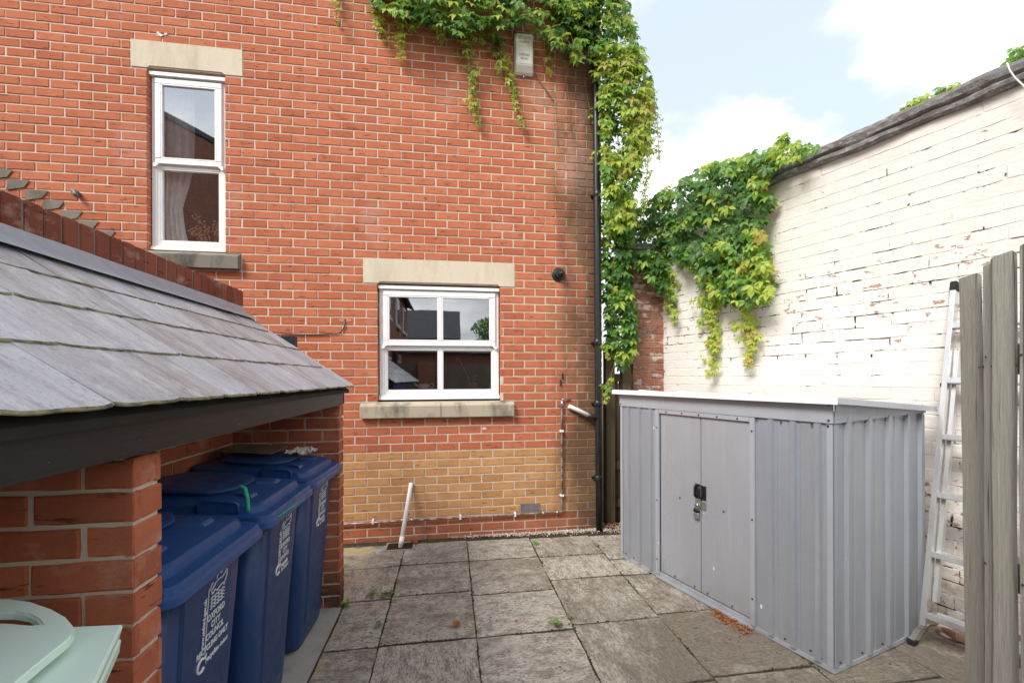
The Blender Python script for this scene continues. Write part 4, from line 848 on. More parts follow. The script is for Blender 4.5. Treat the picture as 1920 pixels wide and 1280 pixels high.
# ================================================================== SHED
S0 = Vector((2.045,1.998,0)); SF = Vector((-.3156,.9489,0)).normalized(); SS = Vector((.9655,.2603,0)).normalized(); LF = 1.685; LS = .915
NF = Vector((-SF.y,SF.x,0)); NF = NF if NF.x < 0 else -NF; NS = Vector((SS.y,-SS.x,0)); NS = NS if NS.y < 0 else -NS
shed = thing('metal_shed', (2.2,2.7,0), 'low grey ribbed metal storage shed with double doors and a white roof edge', 'shed')
def sp(a, b, z, off=0, side='f'):   # point on shed: a along front, b along side
    return S0+SF*a+SS*b+Vector((0,0,z))+(NF if side=='f' else NS)*off
def fpan(name, a0, a1, z0, z1, off, mat, side='f', th_=.004, bev=0, fold=0):
    m = MB()
    if side == 'f': P = lambda a,z,o: S0+SF*a+NF*o+Vector((0,0,z))
    elif side == 's': P = lambda a,z,o: S0+SS*a+NS*o+Vector((0,0,z))
    elif side == 'b': P = lambda a,z,o: S0+SS*LS+SF*a-NF*o+Vector((0,0,z))
    else: P = lambda a,z,o: S0+SF*LF+SS*a-NS*o+Vector((0,0,z))
    m.prism([P(a0,z0,off),P(a1,z0,off),P(a1,z1,off),P(a0,z1,off)], (P(0,0,off+th_)-P(0,0,off))); return m.build(name, mat, shed, bev)
def ribbed(side, L_, ribs, z0, z1, off=0, a0=0):
    # corrugated sheet: flat panels with trapezoid ribs, cross-section extruded up
    if side == 'f': P = lambda a,z,o: S0+SF*a+NF*o+Vector((0,0,z))
    elif side == 's': P = lambda a,z,o: S0+SS*a+NS*o+Vector((0,0,z))
    elif side == 'b': P = lambda a,z,o: S0+SS*LS+SF*a-NF*o+Vector((0,0,z))
    else: P = lambda a,z,o: S0+SF*LF+SS*a-NS*o+Vector((0,0,z))
    xs = [(a0,0)]
    for r_ in ribs: xs += [(r_-.021,0),(r_-.012,.018),(r_+.012,.018),(r_+.021,0)]
    for r_ in [ (ribs[i]+ribs[i+1])/2 for i in range(len(ribs)-1)]: xs += [(r_-.03,0),(r_-.026,.003),(r_+.026,.003),(r_+.03,0)]
    xs.append((L_,0)); xs.sort(); nz = 2; m = MB(); vs = []
    for z in [z0+(z1-z0)*i/nz for i in range(nz+1)]: vs += [P(a,z,off+o) for a,o in xs]
    n = len(xs); m.add(vs, [(j*n+i,j*n+i+1,(j+1)*n+i+1,(j+1)*n+i) for j in range(nz) for i in range(n-1)]); me = m.mesh('wall_panel', MT['shed']); return put('wall_panel', me, shed)
ZB,ZT = .028,1.345
ribbed('f', .445, [.075,.205,.335], ZB, ZT); ribbed('f', LF, [1.32,1.45,1.58], ZB, ZT, 0, 1.24)
ribbed('s', LS, [.115,.315,.515,.715,.87], ZB, ZT+.03); ribbed('b', LF, [.2,.5,.8,1.1,1.4], ZB, ZT); ribbed('e', LS, [.2,.45,.7], ZB, ZT)
# doors
fpan('door', .465,.843,.055,1.315,-.016,MT['shed_door'],'f',.012,.003); fpan('door', .847,1.225,.055,1.315,-.016,MT['shed_door'],'f',.012,.003)
fpan('door_jamb', .432,.466,ZB,1.345,.001,MT['shed_trim'],'f',.016,.003); fpan('door_jamb', 1.224,1.262,ZB,1.345,.001,MT['shed_trim'],'f',.016,.003)
fpan('door_header', .4665,1.2235,1.315,1.346,.000,MT['shed_trim'],'f',.012,.002); fpan('door_backing', .45,1.24,.03,1.34,-.05,MT['seal'],'f',.005)
fpan('threshold', .44,1.25,.002,.050,-.012,MT['shed_trim'],'f',.020,.003); fpan('threshold', .44,1.25,.002,.022,.0085,MT['shed_trim'],'f',.020,.003)
fpan('base_rail', -.004,LF,0.001,.027,-.004,MT['shed_trim'],'f',.010,.001)
fpan('base_rail', -.004,LS,0.001,.027,-.004,MT['shed_trim'],'s',.010,.001); fpan('corner_post', .0,.030,ZB,ZT,.002,MT['shed_trim'],'f',.006,.001); fpan('corner_post', .0,.030,ZB,ZT,.002,MT['shed'],'s',.006,.001)
fpan('corner_post', LF-.030,LF,ZB,ZT,.002,MT['shed_trim'],'f',.006,.001); fpan('corner_post', LS-.030,LS,ZB,ZT+.02,.002,MT['shed'],'s',.006,.001)
fpan('fascia_panel', -.006,LF+.004,1.347,1.466,.006,MT['shed_trim'],'f',.008,.002)
m = MB(); PS = lambda a,z,o: S0+SS*a+NS*o+Vector((0,0,z)); m.prism([PS(-.006,1.349,.008),PS(LS,1.376,.008),PS(LS,1.398,.008),PS(-.006,1.466,.008)], NS*.006); m.build('side_fascia', MT['shed'], shed, .001)
# roof
def RP(a,b,z): return S0+SF*a+SS*b+Vector((0,0,z))
m = MB(); bt = -.052; zr = lambda b: 1.476-.072*(b/LS)
m.prism([RP(-.045,bt,zr(bt)),RP(LF+.045,bt,zr(bt)),RP(LF+.045,LS+.04,zr(LS+.04)),RP(-.045,LS+.04,zr(LS+.04))], Vector((0,0,.008))); m.build('roof', MT['shed_roof'], shed, .002)
m = MB(); m.prism([RP(-.050,bt-.006,zr(bt)-.026),RP(LF+.05,bt-.006,zr(bt)-.026),RP(LF+.05,bt-.002,zr(bt)+.012),RP(-.05,bt-.002,zr(bt)+.012)], SS*.005); m.build('roof_edge', MT['shed_roof'], shed)
m = MB(); m.prism([RP(-.050,bt,zr(bt)-.022),RP(-.050,LS+.045,zr(LS)-.022),RP(-.046,LS+.045,zr(LS)+.010),RP(-.046,bt,zr(bt)+.010)], SF*.004); m.build('roof_edge', MT['shed_trim'], shed)
for r_ in (.2,.6,1.0,1.4):
    m = MB(); m.prism([RP(r_-.02,bt+.01,zr(bt)+.009),RP(r_+.02,bt+.01,zr(bt)+.009),RP(r_+.02,LS,zr(LS)+.009),RP(r_-.02,LS,zr(LS)+.009)], Vector((0,0,.010))); m.build('roof_rib', MT['shed_roof'], shed, .003)
# screws
scr = MB().tube([(0,0,0),(0,0,.003),(0,0,.006)],[.0058,.0058,.003],8).mesh('screw', MT['screw'])
def screw(a,z,side='f',off=.014):
    d = NF if side=='f' else NS; o = (S0+SF*a if side=='f' else S0+SS*a)+Vector((0,0,z))+d*off; put('screw', scr, shed, Matrix.Translation(o) @ d.to_track_quat('Z','Y').to_matrix().to_4x4())
for a,z in ((.015,1.45),(.015,1.365),(1.67,1.365)): screw(a,z,off=.015)
for a in (.02,.10,.27,.42): screw(a,1.335,off=.012)
for a in (.55,.7,.85,1.0,1.15): screw(a,1.330,off=.013)
for a,z in ((.447,1.26),(.447,.7),(.447,.2),(1.243,1.2),(1.243,.62),(1.243,.15)): screw(a,z,off=.018)
for a,z in ((.66,.69),(1.03,.69),(.60,.075),(.79,.075),(.90,.075),(1.08,.075),(.115,.06),(.255,.05),(.34,.05),(1.52,.05),(1.62,.05),(.06,.05)): screw(a,z,off=.0 if .46<a<1.23 else .004)
for a in (.06,.27,.47,.67,.86): screw(a,1.345,'s',.010)
for a,z in ((.05,.05),(.25,.05),(.45,.05)): screw(a,z,'s',.004)
for (a,z,w_,h_) in ((1.50,1.22,.014,.010),(1.29,1.19,.010,.026),(1.23,.28,.01,.02),(.40,.17,.014,.03),(.33,.13,.028,.016),(.74,.27,.010,.03)):
    m = MB(); n = 8; off = .0185 if .43<a<.47 or 1.22<a<1.27 else (.0005 if a > 1.23 or a < .43 else -.0035); 
    m.add([S0+SF*(a+w_*.5*math.cos(t*.785))+NF*(off+.0015)+Vector((0,0,z+h_*.5*math.sin(t*.785))) for t in range(n)], [tuple(range(n))]); m.build('paint_fleck', MT['print'], shed)
# door handles, hasp
fpan('door_handle', .800,.838,.725,.825,-.003,MT['black_plastic'],'f',.006,.001); fpan('door_handle', .852,.893,.728,.83,-.003,MT['black_plastic'],'f',.006,.001)
for (a) in (.836,.876): 
    m = MB(); m.tube([S0+SF*a+NF*.006+Vector((0,0,.735)),S0+SF*a+NF*.026+Vector((0,0,.745)),S0+SF*a+NF*.026+Vector((0,0,.815)),S0+SF*a+NF*.006+Vector((0,0,.825))],.007,8); m.build('grip', MT['black_plastic'], shed)
fpan('hasp', .800,.872,.655,.712,-.002,MT['galv'],'f',.004,.001); fpan('hasp', .840,.885,.668,.720,.003,MT['galv'],'f',.004,.001)
pad = thing('padlock', S0+SF*.855+Vector((0,0,.62)), 'small dark and silver padlock hanging on the shed door hasp', 'padlock')
pc = S0+SF*.868+NF*.016; m = MB(); m.bbox(pc+Vector((0,0,.605)), (SF,NF,AX[2]), (.021,.010,.020), .004); m.build('lock_body', MT['galv'], pad)
m = MB(); m.bbox(pc+Vector((0,0,.639)), (SF,NF,AX[2]), (.022,.011,.013), .004); m.build('lock_cover', MT['black_plastic'], pad)
m = MB(); m.tube([pc-SF*.013+Vector((0,0,.65)),pc-SF*.013+Vector((0,0,.676)),pc-SF*.006+Vector((0,0,.688)),pc+SF*.006+Vector((0,0,.688)),pc+SF*.013+Vector((0,0,.676)),pc+SF*.013+Vector((0,0,.65))],.0035,8); m.build('shackle', MT['galv'], pad)

# ================================================================== LADDER against the white wall
lad = thing('ladder', (2.8,2.1,0), 'aluminium ladder leaning on the cream wall between shed and fence', 'ladder')
TP = Vector((3.175,2.240,2.15)); FT = Vector((2.748,2.098,.14)); dl = (TP-FT).normalized(); run = -WD; nl = dl.cross(run).normalized()
if nl.x > 0: nl = -nl
WL = .40
for k,sgn in enumerate((0,1)):
    off = run*(WL*sgn); m = MB(); m.obox((FT+TP)/2+off, (run,dl,nl), (.0125,(TP-FT).length/2,.029)); m.build('rail', MT['alu'], lad, .002)
    m = MB(); fo = FT+off; ft2 = Vector((2.738,2.170-.02,.0))+off
    rings = []
    for i in range(6):
        t_ = i/5; c = fo.lerp(ft2+Vector((0,0,.02)), t_)+Vector((0,0,.02*math.sin(t_*3.14)))+Vector((.012,0,0))*math.sin(t_*3.14); rings.append([c+run*.0125*a+Vector((1,0,.35)).normalized()*.025*b for a,b in ((-1,-1),(1,-1),(1,1),(-1,1))])
    m.loft(rings); m.build('flared_foot', MT['alu'], lad)
    m = MB(); m.bbox(ft2+Vector((.0,0,.016)),(run,Vector((WD.y,-WD.x,0)),Z_),(.018,.030,.017),.004); m.build('rubber_foot', MT['rubber'], lad)
    m = MB(); m.obox(TP+off+dl*.018,(run,dl,nl),(.0165,.030,.033)); m.build('end_cap', MT['rubber'], lad, .004)
Lr = (TP-FT).length
for k in range(6):
    c = FT+dl*(.065+k*.350)+run*(WL/2); m = MB(); m.obox(c+nl*.006,(run,dl,nl),(WL/2-.0125,.017,.026)); m.build('rung', MT['alu'], lad, .003)
# second section just behind, nested
for sgn in (0,1):
    off = run*(.028+(WL-.056)*sgn)-nl*.045; m = MB(); m.obox(FT.lerp(TP,.44)+off,(run,dl,nl),(.010,Lr*.37,.022)); m.build('inner_rail', MT['alu'], lad, .002)
for k in range(5):
    c = FT+dl*(.078+k*.350)+run*(WL/2)-nl*.055; m = MB(); m.obox(c,(run,dl,nl),(WL/2-.038,.013,.018)); m.build('rung', MT['alu'], lad, .003)
m = MB(); c = FT.lerp(TP,.70)-run*.016; m.tube([c,c-run*.008],.013,12); m.build('hinge_knob', MT['rubber'], lad)

brick_dirty = brick_mat('dirty_loose_brick', (.08,.05,.04), (.17,.09,.065), (.24,.14,.10), 'old')
# loose bricks and rubble at the wall foot by the ladder
for i in range(7):
    p = WP+WD*rnd.uniform(-.35,.10)+WN*rnd.uniform(.06,.16); t_ = thing('loose_brick', (p.x,p.y,0), ('half brick lying','chipped brick lying','brick fragment tilted','dusty brick lying','small brick end lying','brick stacked on others','brick leaning on the pile')[i]+' at the foot of the cream wall behind the ladder', 'brick', 'broken bricks at the wall foot')
    a = rnd.uniform(0,3.1); m = MB(); m.obox(Vector((p.x,p.y,.03+(.05 if i>4 else 0))),(Vector((math.cos(a),math.sin(a),.1)).normalized(),Vector((-math.sin(a),math.cos(a),0)),Z_),(rnd.uniform(.05,.1),.045,.03),0,.008); m.build('brick', brick_dirty, t_, .006)

# ================================================================== NEAR RIGHT FENCE
nf = thing('board_fence', (1.7,1.1,0), 'green tinged rough sawn vertical board fence at the right edge', 'fence')
FP = Vector((1.71,1.163,0)); FD = Vector((-.457,-.889,0)).normalized(); FN = Vector((-FD.y,FD.x,0)); FN = FN if FN.x < 0 else -FN
def rot2(v,a): return Vector((v.x*math.cos(a)-v.y*math.sin(a), v.x*math.sin(a)+v.y*math.cos(a), 0))
def fboard(s, w, ztop, yaw, lean, off, th_=.011, mat=None, name='board', rdg=.5):
    rdg = rdg+rnd.uniform(-.08,.12)
    d = rot2(FD, yaw); n_ = rot2(FN, yaw); c = FP+FD*(s+w/2)+FN*off
    upv = (Z_ + FD*lean).normalized(); m = MB(); z0 = -.02; hgt = (ztop-z0)
    # wavy sawn board: several rings, feathered edge
    rings = []
    for i in range(13):
        t_ = i/12; b = c+upv*(z0+hgt*t_)+Vector((0,0,0)); wob = noise.noise(Vector((t_*5+s*31,s*7,1)))*.006; wob2 = noise.noise(Vector((t_*4+s*17,s*3,9)))*.006
        zt_ = Vector((0,0,0))
        ring = [b+d*(-w/2+wob)+n_*th_*.2, b+d*(w*(rdg-.5)+wob*1.5)+n_*(th_+w*.15), b+d*(w/2+wob2)+n_*th_*.3, b+d*(w/2+wob2)-n_*th_*.8, b+d*(-w/2+wob)-n_*th_]
        if i == 12: ring[2] += Vector((0,0,rnd.uniform(0,.014)))
        rings.append(ring)
    m.loft(rings); return m.build(name, mat or MT['fence_near'], nf, .0015)
fboard(-.004,.070,1.93,R(6),-.020,-.002,.012,rdg=.42); fboard(.072,.056,1.945,R(-10),.0,.0,.012); fboard(.122,.068,1.957,R(10),.0,.012,.012); fboard(.198,.085,1.965,R(-8),.0,.0,.012)
for k in range(1,12): fboard(.205+.098*k,.095,1.958+rnd.uniform(-.012,.012),R((-9,9)[k%2]),0,.006*(k%2))
nail = MB().tube([(0,0,0),(0,0,.002)],[.0035,.003],6).mesh('nail', MT['screw'])
for s_n,off_n in ((.03,-.004),(.10,.020),(.155,.030),(.24,.024)):
    for z in (1.66,1.63,1.02): put('nail', nail, nf, Matrix.Translation(FP+FD*(s_n+rnd.uniform(-.01,.01))+FN*off_n+Vector((0,0,z))) @ FN.to_track_quat('Z','Y').to_matrix().to_4x4())
for z in (.35,1.0,1.65): 
    m = MB(); m.obox(FP+FD*.62-FN*.045+Vector((0,0,z)),(FD,FN,Z_),(.62,.019,.045)); m.build('rail', MT['fence_near'], nf, .003)

# ================================================================== CREEPERS
def leaf_mesh(kind, mat, seed):
    rr = random.Random(seed); m = MB(); size = .074
    angs = [0,52,-52,98,-98] if kind < 2 else [0,60,-60]
    for i,a in enumerate(angs):
        L = size*(1 if i==0 else .92 if i<3 else .68)*rr.uniform(.9,1.1); w = L*.24*rr.uniform(.9,1.15); a = R(a+rr.uniform(-7,7)); d = Vector((math.sin(a),-math.cos(a),0)); s_ = Vector((d.y,-d.x,0)); dr = rr.uniform(.10,.32)*L; fold = w*.45
        b = d*.006; P = lambda t,x,z: b+d*(L*t)+s_*x+Vector((0,0,z-dr*t*t))
        vs = [P(0,0,0),P(.28,-w*.75,fold*.7),P(.28,0,0),P(.28,w*.75,fold*.7),P(.60,-w,fold),P(.60,0,0),P(.60,w,fold),P(.84,-w*.42,fold*.3),P(.84,w*.42,fold*.3),P(1.0,0,-.004)]
        m.add(vs, [(0,1,2),(0,2,3),(1,4,5,2),(2,5,6,3),(4,7,5),(5,8,6),(5,7,9,8)],0,True)
    m.add([(-.0012,0,0),(.0012,0,0),(.0012,.045,.012),(-.0012,.045,.012)], [(0,1,2,3)], 0)
    me = bpy.data.meshes.new('leaf'); me.from_pydata(m.v,[],m.f); me.polygons.foreach_set('use_smooth', m.sm); me.materials.append(mat); return me
LM = [[leaf_mesh(k, LEAF[i], 10*i+k) for k in range(3)] for i in range(4)]
def inpoly(x,y,poly):
    c = False; n = len(poly)
    for i in range(n):
        x1,y1 = poly[i]; x2,y2 = poly[i-1]
        if (y1>y) != (y2>y) and x < (x2-x1)*(y-y1)/(y2-y1)+x1: c = not c
    return c
def leaf_matrix(p, out, sc):
    n_ = (out*rnd.uniform(.5,1.1)+Z_*rnd.uniform(.1,.8)+Vector([rnd.uniform(-.45,.45) for _ in range(3)])).normalized()
    dn = -Z_+Vector([rnd.uniform(-.55,.55) for _ in range(3)]); y = -(dn-n_*dn.dot(n_)).normalized(); x = y.cross(n_).normalized()
    return Matrix(((x.x*sc,y.x*sc,n_.x*sc,p.x),(x.y*sc,y.y*sc,n_.y*sc,p.y),(x.z*sc,y.z*sc,n_.z*sc,p.z),(0,0,0,1)))
def make_creeper(thing_, leaves, stems, limit=300):
    leaves.sort(key=lambda t:-t[3]); buf = [MB() for _ in range(4)]
    for i,(p,out,sc,score,ti) in enumerate(leaves):
        me = rnd.choice(LM[ti]); mw = leaf_matrix(p,out,sc)
        if i < limit: put('leaf', me, thing_, mw)
        else: buf[ti].add([mw @ v.co for v in me.vertices], [tuple(f.vertices) for f in me.polygons], 0, True)
    allm = MB()
    for ti,b in enumerate(buf): allm.add(b.v, b.f, ti, True)
    me = bpy.data.meshes.new('foliage'); me.from_pydata(allm.v,[],allm.f)
    for l in LEAF: me.materials.append(l)
    me.polygons.foreach_set('material_index', allm.mi); me.polygons.foreach_set('use_smooth', allm.sm); put('foliage', me, thing_)['kind'] = 'stuff'
    st = MB()
    for pts,r_ in stems: st.tube(pts, r_, 5)
    st.build('stems', MT['stem'], thing_)
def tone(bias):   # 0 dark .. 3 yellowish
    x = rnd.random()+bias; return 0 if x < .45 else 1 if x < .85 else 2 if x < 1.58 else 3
def scatter_poly(leaves, poly, n, placer, out, bias, scr=(.5,1.3), front=True):
    us = [p[0] for p in poly]; vs = [p[1] for p in poly]; k = 0; tries = 0
    while k < n and tries < n*30:
        tries += 1; u = rnd.uniform(min(us),max(us)); v = rnd.uniform(min(vs),max(vs))
        if not inpoly(u,v,poly): continue
        clump = noise.noise(Vector((u*.022,v*.022,3.1)))
        if rnd.random() > .8+clump*.9: continue
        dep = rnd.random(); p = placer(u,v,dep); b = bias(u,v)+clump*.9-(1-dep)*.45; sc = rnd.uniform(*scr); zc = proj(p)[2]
        leaves.append((p,out,sc,(sc/zc)*(.5+dep),tone(b))); k += 1
def scatter_line(leaves, stems, pts, w, n, placer, out, bias, scr=(.55,1.1), r_=.0032):
    P = []
    for i in range(n):
        t_ = i/(n-1); f = t_*(len(pts)-1); a = int(min(f,len(pts)-2)); q = f-a; u = pts[a][0]*(1-q)+pts[a+1][0]*q; v = pts[a][1]*(1-q)+pts[a+1][1]*q; ww_ = w[0]*(1-t_)+w[1]*t_
        p = placer(u+rnd.gauss(0,ww_*.5), v+rnd.gauss(0,ww_*.35), rnd.random()); sc = rnd.uniform(*scr)*(1-.5*t_); leaves.append((p,out,sc,sc/proj(p)[2],tone(bias+.5*t_)))
    stems.append(([placer(u,v,.15) for u,v in pts], r_))
# --- creeper on the house corner
lv = []; stm = []; outA = Vector((0,-1,.1))
plA = lambda u,v,d: atY(u,v,4.27-.26*d); plC = lambda u,v,d: atY(u,v,4.42-.34*d)
dens = 1.0
scatter_poly(lv, [(660,-140),(690,2),(735,22),(775,40),(820,44),(862,70),(905,48),(950,50),(1004,62),(1052,92),(1100,118),(1112,-140)], 1250, plA, outA, lambda u,v: .05+(.15 if v<30 else -.1))
scatter_poly(lv, [(1040,-140),(1050,20),(1092,70),(1112,110),(1128,200),(1132,300),(1136,430),(1192,430),(1186,370),(1196,330),(1212,280),(1226,200),(1214,120),(1196,66),(1178,26),(1150,-140)], 2600, plC, outA, lambda u,v: .62+(u-1150)*.003)
scatter_poly(lv, [(1134,400),(1192,400),(1184,470),(1178,520),(1192,600),(1194,655),(1165,690),(1142,650),(1134,560),(1129,480)], 620, lambda u,v,d: atY(u,v,4.44-.2*d), outA, lambda u,v: .25 if v<480 else .12)
scatter_line(lv,stm,[(1180,60),(1210,140),(1232,220),(1236,300)],(14,6),70,plC,outA,.7); scatter_line(lv,stm,[(1200,200),(1222,260),(1212,330),(1200,420)],(14,5),60,plC,outA,.6)
for pts,w,n,b in (([(626,-60),(630,0),(631,45)],(10,4),22,.7),([(700,-30),(708,30),(716,75)],(16,7),42,.2),([(752,-10),(753,60),(751,112)],(15,5),48,.55),([(824,10),(826,50),(820,82)],(22,8),40,.6),([(868,20),(872,80),(884,140),(888,190),(897,236)],(22,6),95,.25),([(928,60),(944,110),(956,150),(968,190),(979,240)],(20,4),70,.2),
    ([(1030,60),(1034,110),(1030,138)],(12,5),26,.5),([(780,10),(786,40),(770,60)],(16,8),30,.1),([(900,30),(915,60),(905,80)],(18,8),30,.1),([(1118,200),(1116,232),(1121,250)],(8,3),12,1.0),([(1122,282),(1112,298)],(6,3),8,1.0),([(1140,712),(1134,735),(1138,752)],(9,4),12,.5),([(1131,640),(1139,668)],(7,4),8,.6)):
    scatter_line(lv,stm,pts,w,n,lambda u,v,d: atY(u,v,4.275-.07*d),outA,b)
cA = thing('creeper', (1.7,4.3,0), 'green creeper hanging from the house eaves and round the black downpipe', 'creeper')
for pts in ([(1008,95),(1040,180),(1044,240),(1046,275)],[(1070,70),(1062,150),(1068,200),(1072,250)],[(1100,60),(1060,30),(1000,20),(900,10),(760,-10)],[(1116,700),(1150,500),(1160,300),(1150,120),(1120,20)],[(1005,140),(1040,190),(1020,200)],[(1095,150),(1105,200),(1108,240)],[(1105,210),(1075,225),(1058,250)],[(1140,720),(1150,690),(1160,640)],[(1110,60),(1150,200),(1170,330),(1180,420)],[(990,100),(1010,150),(1038,190)]): stm.append(([atY(u,v,4.285) for u,v in pts], .0028))
make_creeper(cA, lv, stm)
wl = thing('loose_cable', (1.35,4.25,4.9), 'two loose white cable ends dangling from the creeper near the downpipe top', 'cable')
for pts in ([(1068,58),(1076,84),(1084,97),(1093,102)],[(1066,78),(1074,100),(1084,112),(1096,120)]): MB().tube([atY(u,v,4.2) for u,v in pts],.0055,6).build('cable', MT['cable_white'], wl)
# --- creeper on the boundary wall
lv = []; stm = []; outB = (WN*.8+Vector((0,-.6,0))).normalized()
def plB(u,v,d,base=.03,dep=.22): return atP(u,v,(WP+WN*(base+dep*d))[:2],WD)
def plT(u,v,d): return atP(u,v,(WP+WN*(-.20+.42*d))[:2],WD)
scatter_poly(lv, [(1176,405),(1210,376),(1250,350),(1300,318),(1345,300),(1385,294),(1420,283),(1448,300),(1432,345),(1446,380),(1430,420),(1405,450),(1350,470),(1300,505),(1262,486),(1236,500),(1200,480),(1178,470)], 1150, plT, outB, lambda u,v: -.12+(.35 if v < 345+ (1300-u)*.25 else 0))
scatter_poly(lv, [(1395,300),(1440,272),(1468,262),(1490,268),(1515,268),(1545,276),(1500,292),(1465,315),(1436,345),(1405,345)], 210, plT, outB, lambda u,v: .35, (.5,.9))
scatter_poly(lv, [(1310,470),(1420,420),(1440,460),(1436,540),(1446,520),(1440,570),(1400,570),(1360,560),(1330,540),(1312,520)], 360, plB, outB, lambda u,v: .20+(u-1350)*.004)
for pts,w,n,b in (([(1236,470),(1245,520),(1258,560),(1266,600)],(24,6),90,.35),([(1330,480),(1322,560),(1336,620),(1338,660),(1334,700)],(24,9),130,.45),([(1380,470),(1392,540),(1402,600),(1408,640),(1402,686)],(34,8),170,.75),([(1420,460),(1434,500),(1440,540)],(20,10),60,.7),
    ([(1350,470),(1360,520),(1352,570)],(20,10),60,.1),([(1290,480),(1300,505)],(14,6),20,.0),([(1440,380),(1447,395)],(12,6),18,.8),([(1340,560),(1330,600)],(16,8),30,.7),([(1468,262),(1470,250)],(8,4),10,.3),([(1250,500),(1262,560)],(12,6),30,.3)):
    scatter_line(lv,stm,pts,w,n,lambda u,v,d: plB(u,v,d,.02,.10),outB,b,(.65,1.05))
scatter_poly(lv, [(1184,470),(1235,470),(1252,510),(1240,545),(1218,520),(1196,500)], 110, lambda u,v,d: atY(u,v,4.50-.25*d), outA, lambda u,v: .0)
cB = thing('creeper', (2.5,3.9,0), 'green creeper spilling over the cream boundary wall above the shed', 'creeper'); make_creeper(cB, lv, stm)
for k,(poly,n,b,lab) in enumerate((([(1672,218),(1705,192),(1735,178),(1765,162),(1800,150),(1790,166),(1740,190),(1690,214)],38,.75,'yellow green creeper sprig behind the middle of the wall coping'),([(1880,128),(1900,92),(1920,80),(1990,60),(1990,100),(1925,112)],36,.4,'creeper sprig over the coping at the right edge of the picture'))):
    lv = []; scatter_poly(lv, poly, n, lambda u,v,d: atP(u,v,(WP+WN*(-.20+.15*d))[:2],WD), outB, lambda u,v: b, (.45,.75)); p0 = lv[0][0]
    c = thing('creeper_sprig', p0, lab, 'creeper'); make_creeper(c, lv, [([Vector(l[0]) for l in sorted(lv,key=lambda t:t[0].y)[::9]],.003)])
tw = thing('bare_twig', atP(1905,110,WP[:2],WD), 'pale bare twig hanging over the stone coping at the far right', 'twig'); MB().tube([atP(u,v,(WP+WN*.09)[:2],WD) for u,v in ((1888,118),(1893,132),(1903,146),(1918,160),(1932,180))],.004,6).build('stem', MT['cable_white'], tw)

# ================================================================== GROUND DETAIL
gv = MB()
for i in range(2300):
    x = rnd.uniform(.0,2.1); y = 4.292-abs(rnd.gauss(0,.045))*(.35+.65*min(1,max(0,(x-.1)/.9)));
    if x < .35 and rnd.random() < .7: continue
    if x > 1.62: y = rnd.uniform(4.15,4.42)
    r_ = rnd.uniform(.004,.010); a = rnd.uniform(0,3); c = Vector((x,y,rnd.uniform(-.002,.010))); e = Vector((math.cos(a),math.sin(a),rnd.uniform(-.4,.4))).normalized(); f_ = e.orthogonal().normalized(); g_2 = e.cross(f_)
    gv.add([c+e*r_,c-e*r_,c+f_*r_*.7,c-f_*r_*.7,c+g_2*r_*.6,c-g_2*r_*.6], [(0,2,4),(2,1,4),(1,3,4),(3,0,4),(2,0,5),(1,2,5),(3,1,5),(0,3,5)])
for i in range(90):
    c = Vector((rnd.uniform(-1,1.3),rnd.uniform(3.0,4.25),.004)); r_ = rnd.uniform(.002,.005); gv.add([c+AX[0]*r_,c-AX[0]*r_,c+AX[1]*r_,c-AX[1]*r_,c+Z_*r_], [(0,2,4),(2,1,4),(1,3,4),(3,0,4)])
gv.build('gravel', MT['gravel'])['kind'] = 'stuff'
ms_ = MB()
for (xa,xb,ys) in cols[:5]:
    for k in range(len(ys)):
        for q in range(46):
            if rnd.random() < .5: c = Vector((rnd.uniform(min(xa,xb),max(xa,xb)), ys[k]+rnd.gauss(0,.006), -.004))
            else: c = Vector((max(xa,xb)+rnd.gauss(0,.006), ys[k]-rnd.uniform(0,.6), -.004))
            if c.x < -.74 or noise.noise(c*2.3) < -.05: continue
            r_ = rnd.uniform(.003,.009); ms_.add([c+AX[0]*r_,c-AX[0]*r_,c+AX[1]*r_,c-AX[1]*r_,c+Vector((rnd.uniform(-.003,.003),rnd.uniform(-.003,.003),r_*.9))], [(0,2,4),(2,1,4),(1,3,4),(3,0,4)])
ms_.build('moss', plain('joint_moss', (.055,.060,.022), .95, 0, .1, .6, 40))['kind'] = 'stuff'
def fallen(p, sc, rot, label, grp=None):
    t_ = thing('fallen_leaf', p, label, 'leaf', grp); m = MB(); n = 10; out_ = []
    for k in range(n):
        a = k*2*math.pi/n; r_ = sc*(1 if k%2 else .72)*(1.25 if k in (0,5) else 1); out_.append(Vector((p[0]+r_*math.cos(a+rot),p[1]+r_*math.sin(a+rot),p[2]+.006+rnd.uniform(0,.012))))
    m.add([Vector((p[0],p[1],p[2]+.004))]+out_, [(0,1+k,1+(k+1)%n) for k in range(n)],0,True); m.build('blade', MT['orange_leaf'], t_)
for (u,v,s_,lb) in ((857,1172,.030,'single rust orange leaf on the middle of the paving'),(777,1018,.036,'curled brown leaf on the drain beside the white pipe'),(908,1007,.022,'small orange leaf against the brick wall base'),(968,1168,.014,'tiny orange leaf fragment on the light paving slab')):
    p = atZ(u,v,.008); p.z = .012; fallen(p, s_, rnd.uniform(0,3), lb)
lp = MB()
for i in range(150):
    t_ = rnd.random(); c = atZ(1338+t_*68+rnd.gauss(0,5), 1148+t_*40+rnd.gauss(0,4), 0); c.z = rnd.uniform(.004,.022); a = rnd.uniform(0,6); e = Vector((math.cos(a),math.sin(a),rnd.uniform(-.5,.5))).normalized(); f_ = Vector((-e.y,e.x,rnd.uniform(-.5,.5))).normalized(); r_ = rnd.uniform(.006,.016)
    lp.add([c+e*r_,c+f_*r_*.6,c-e*r_,c-f_*r_*.6],[(0,1,2,3)])
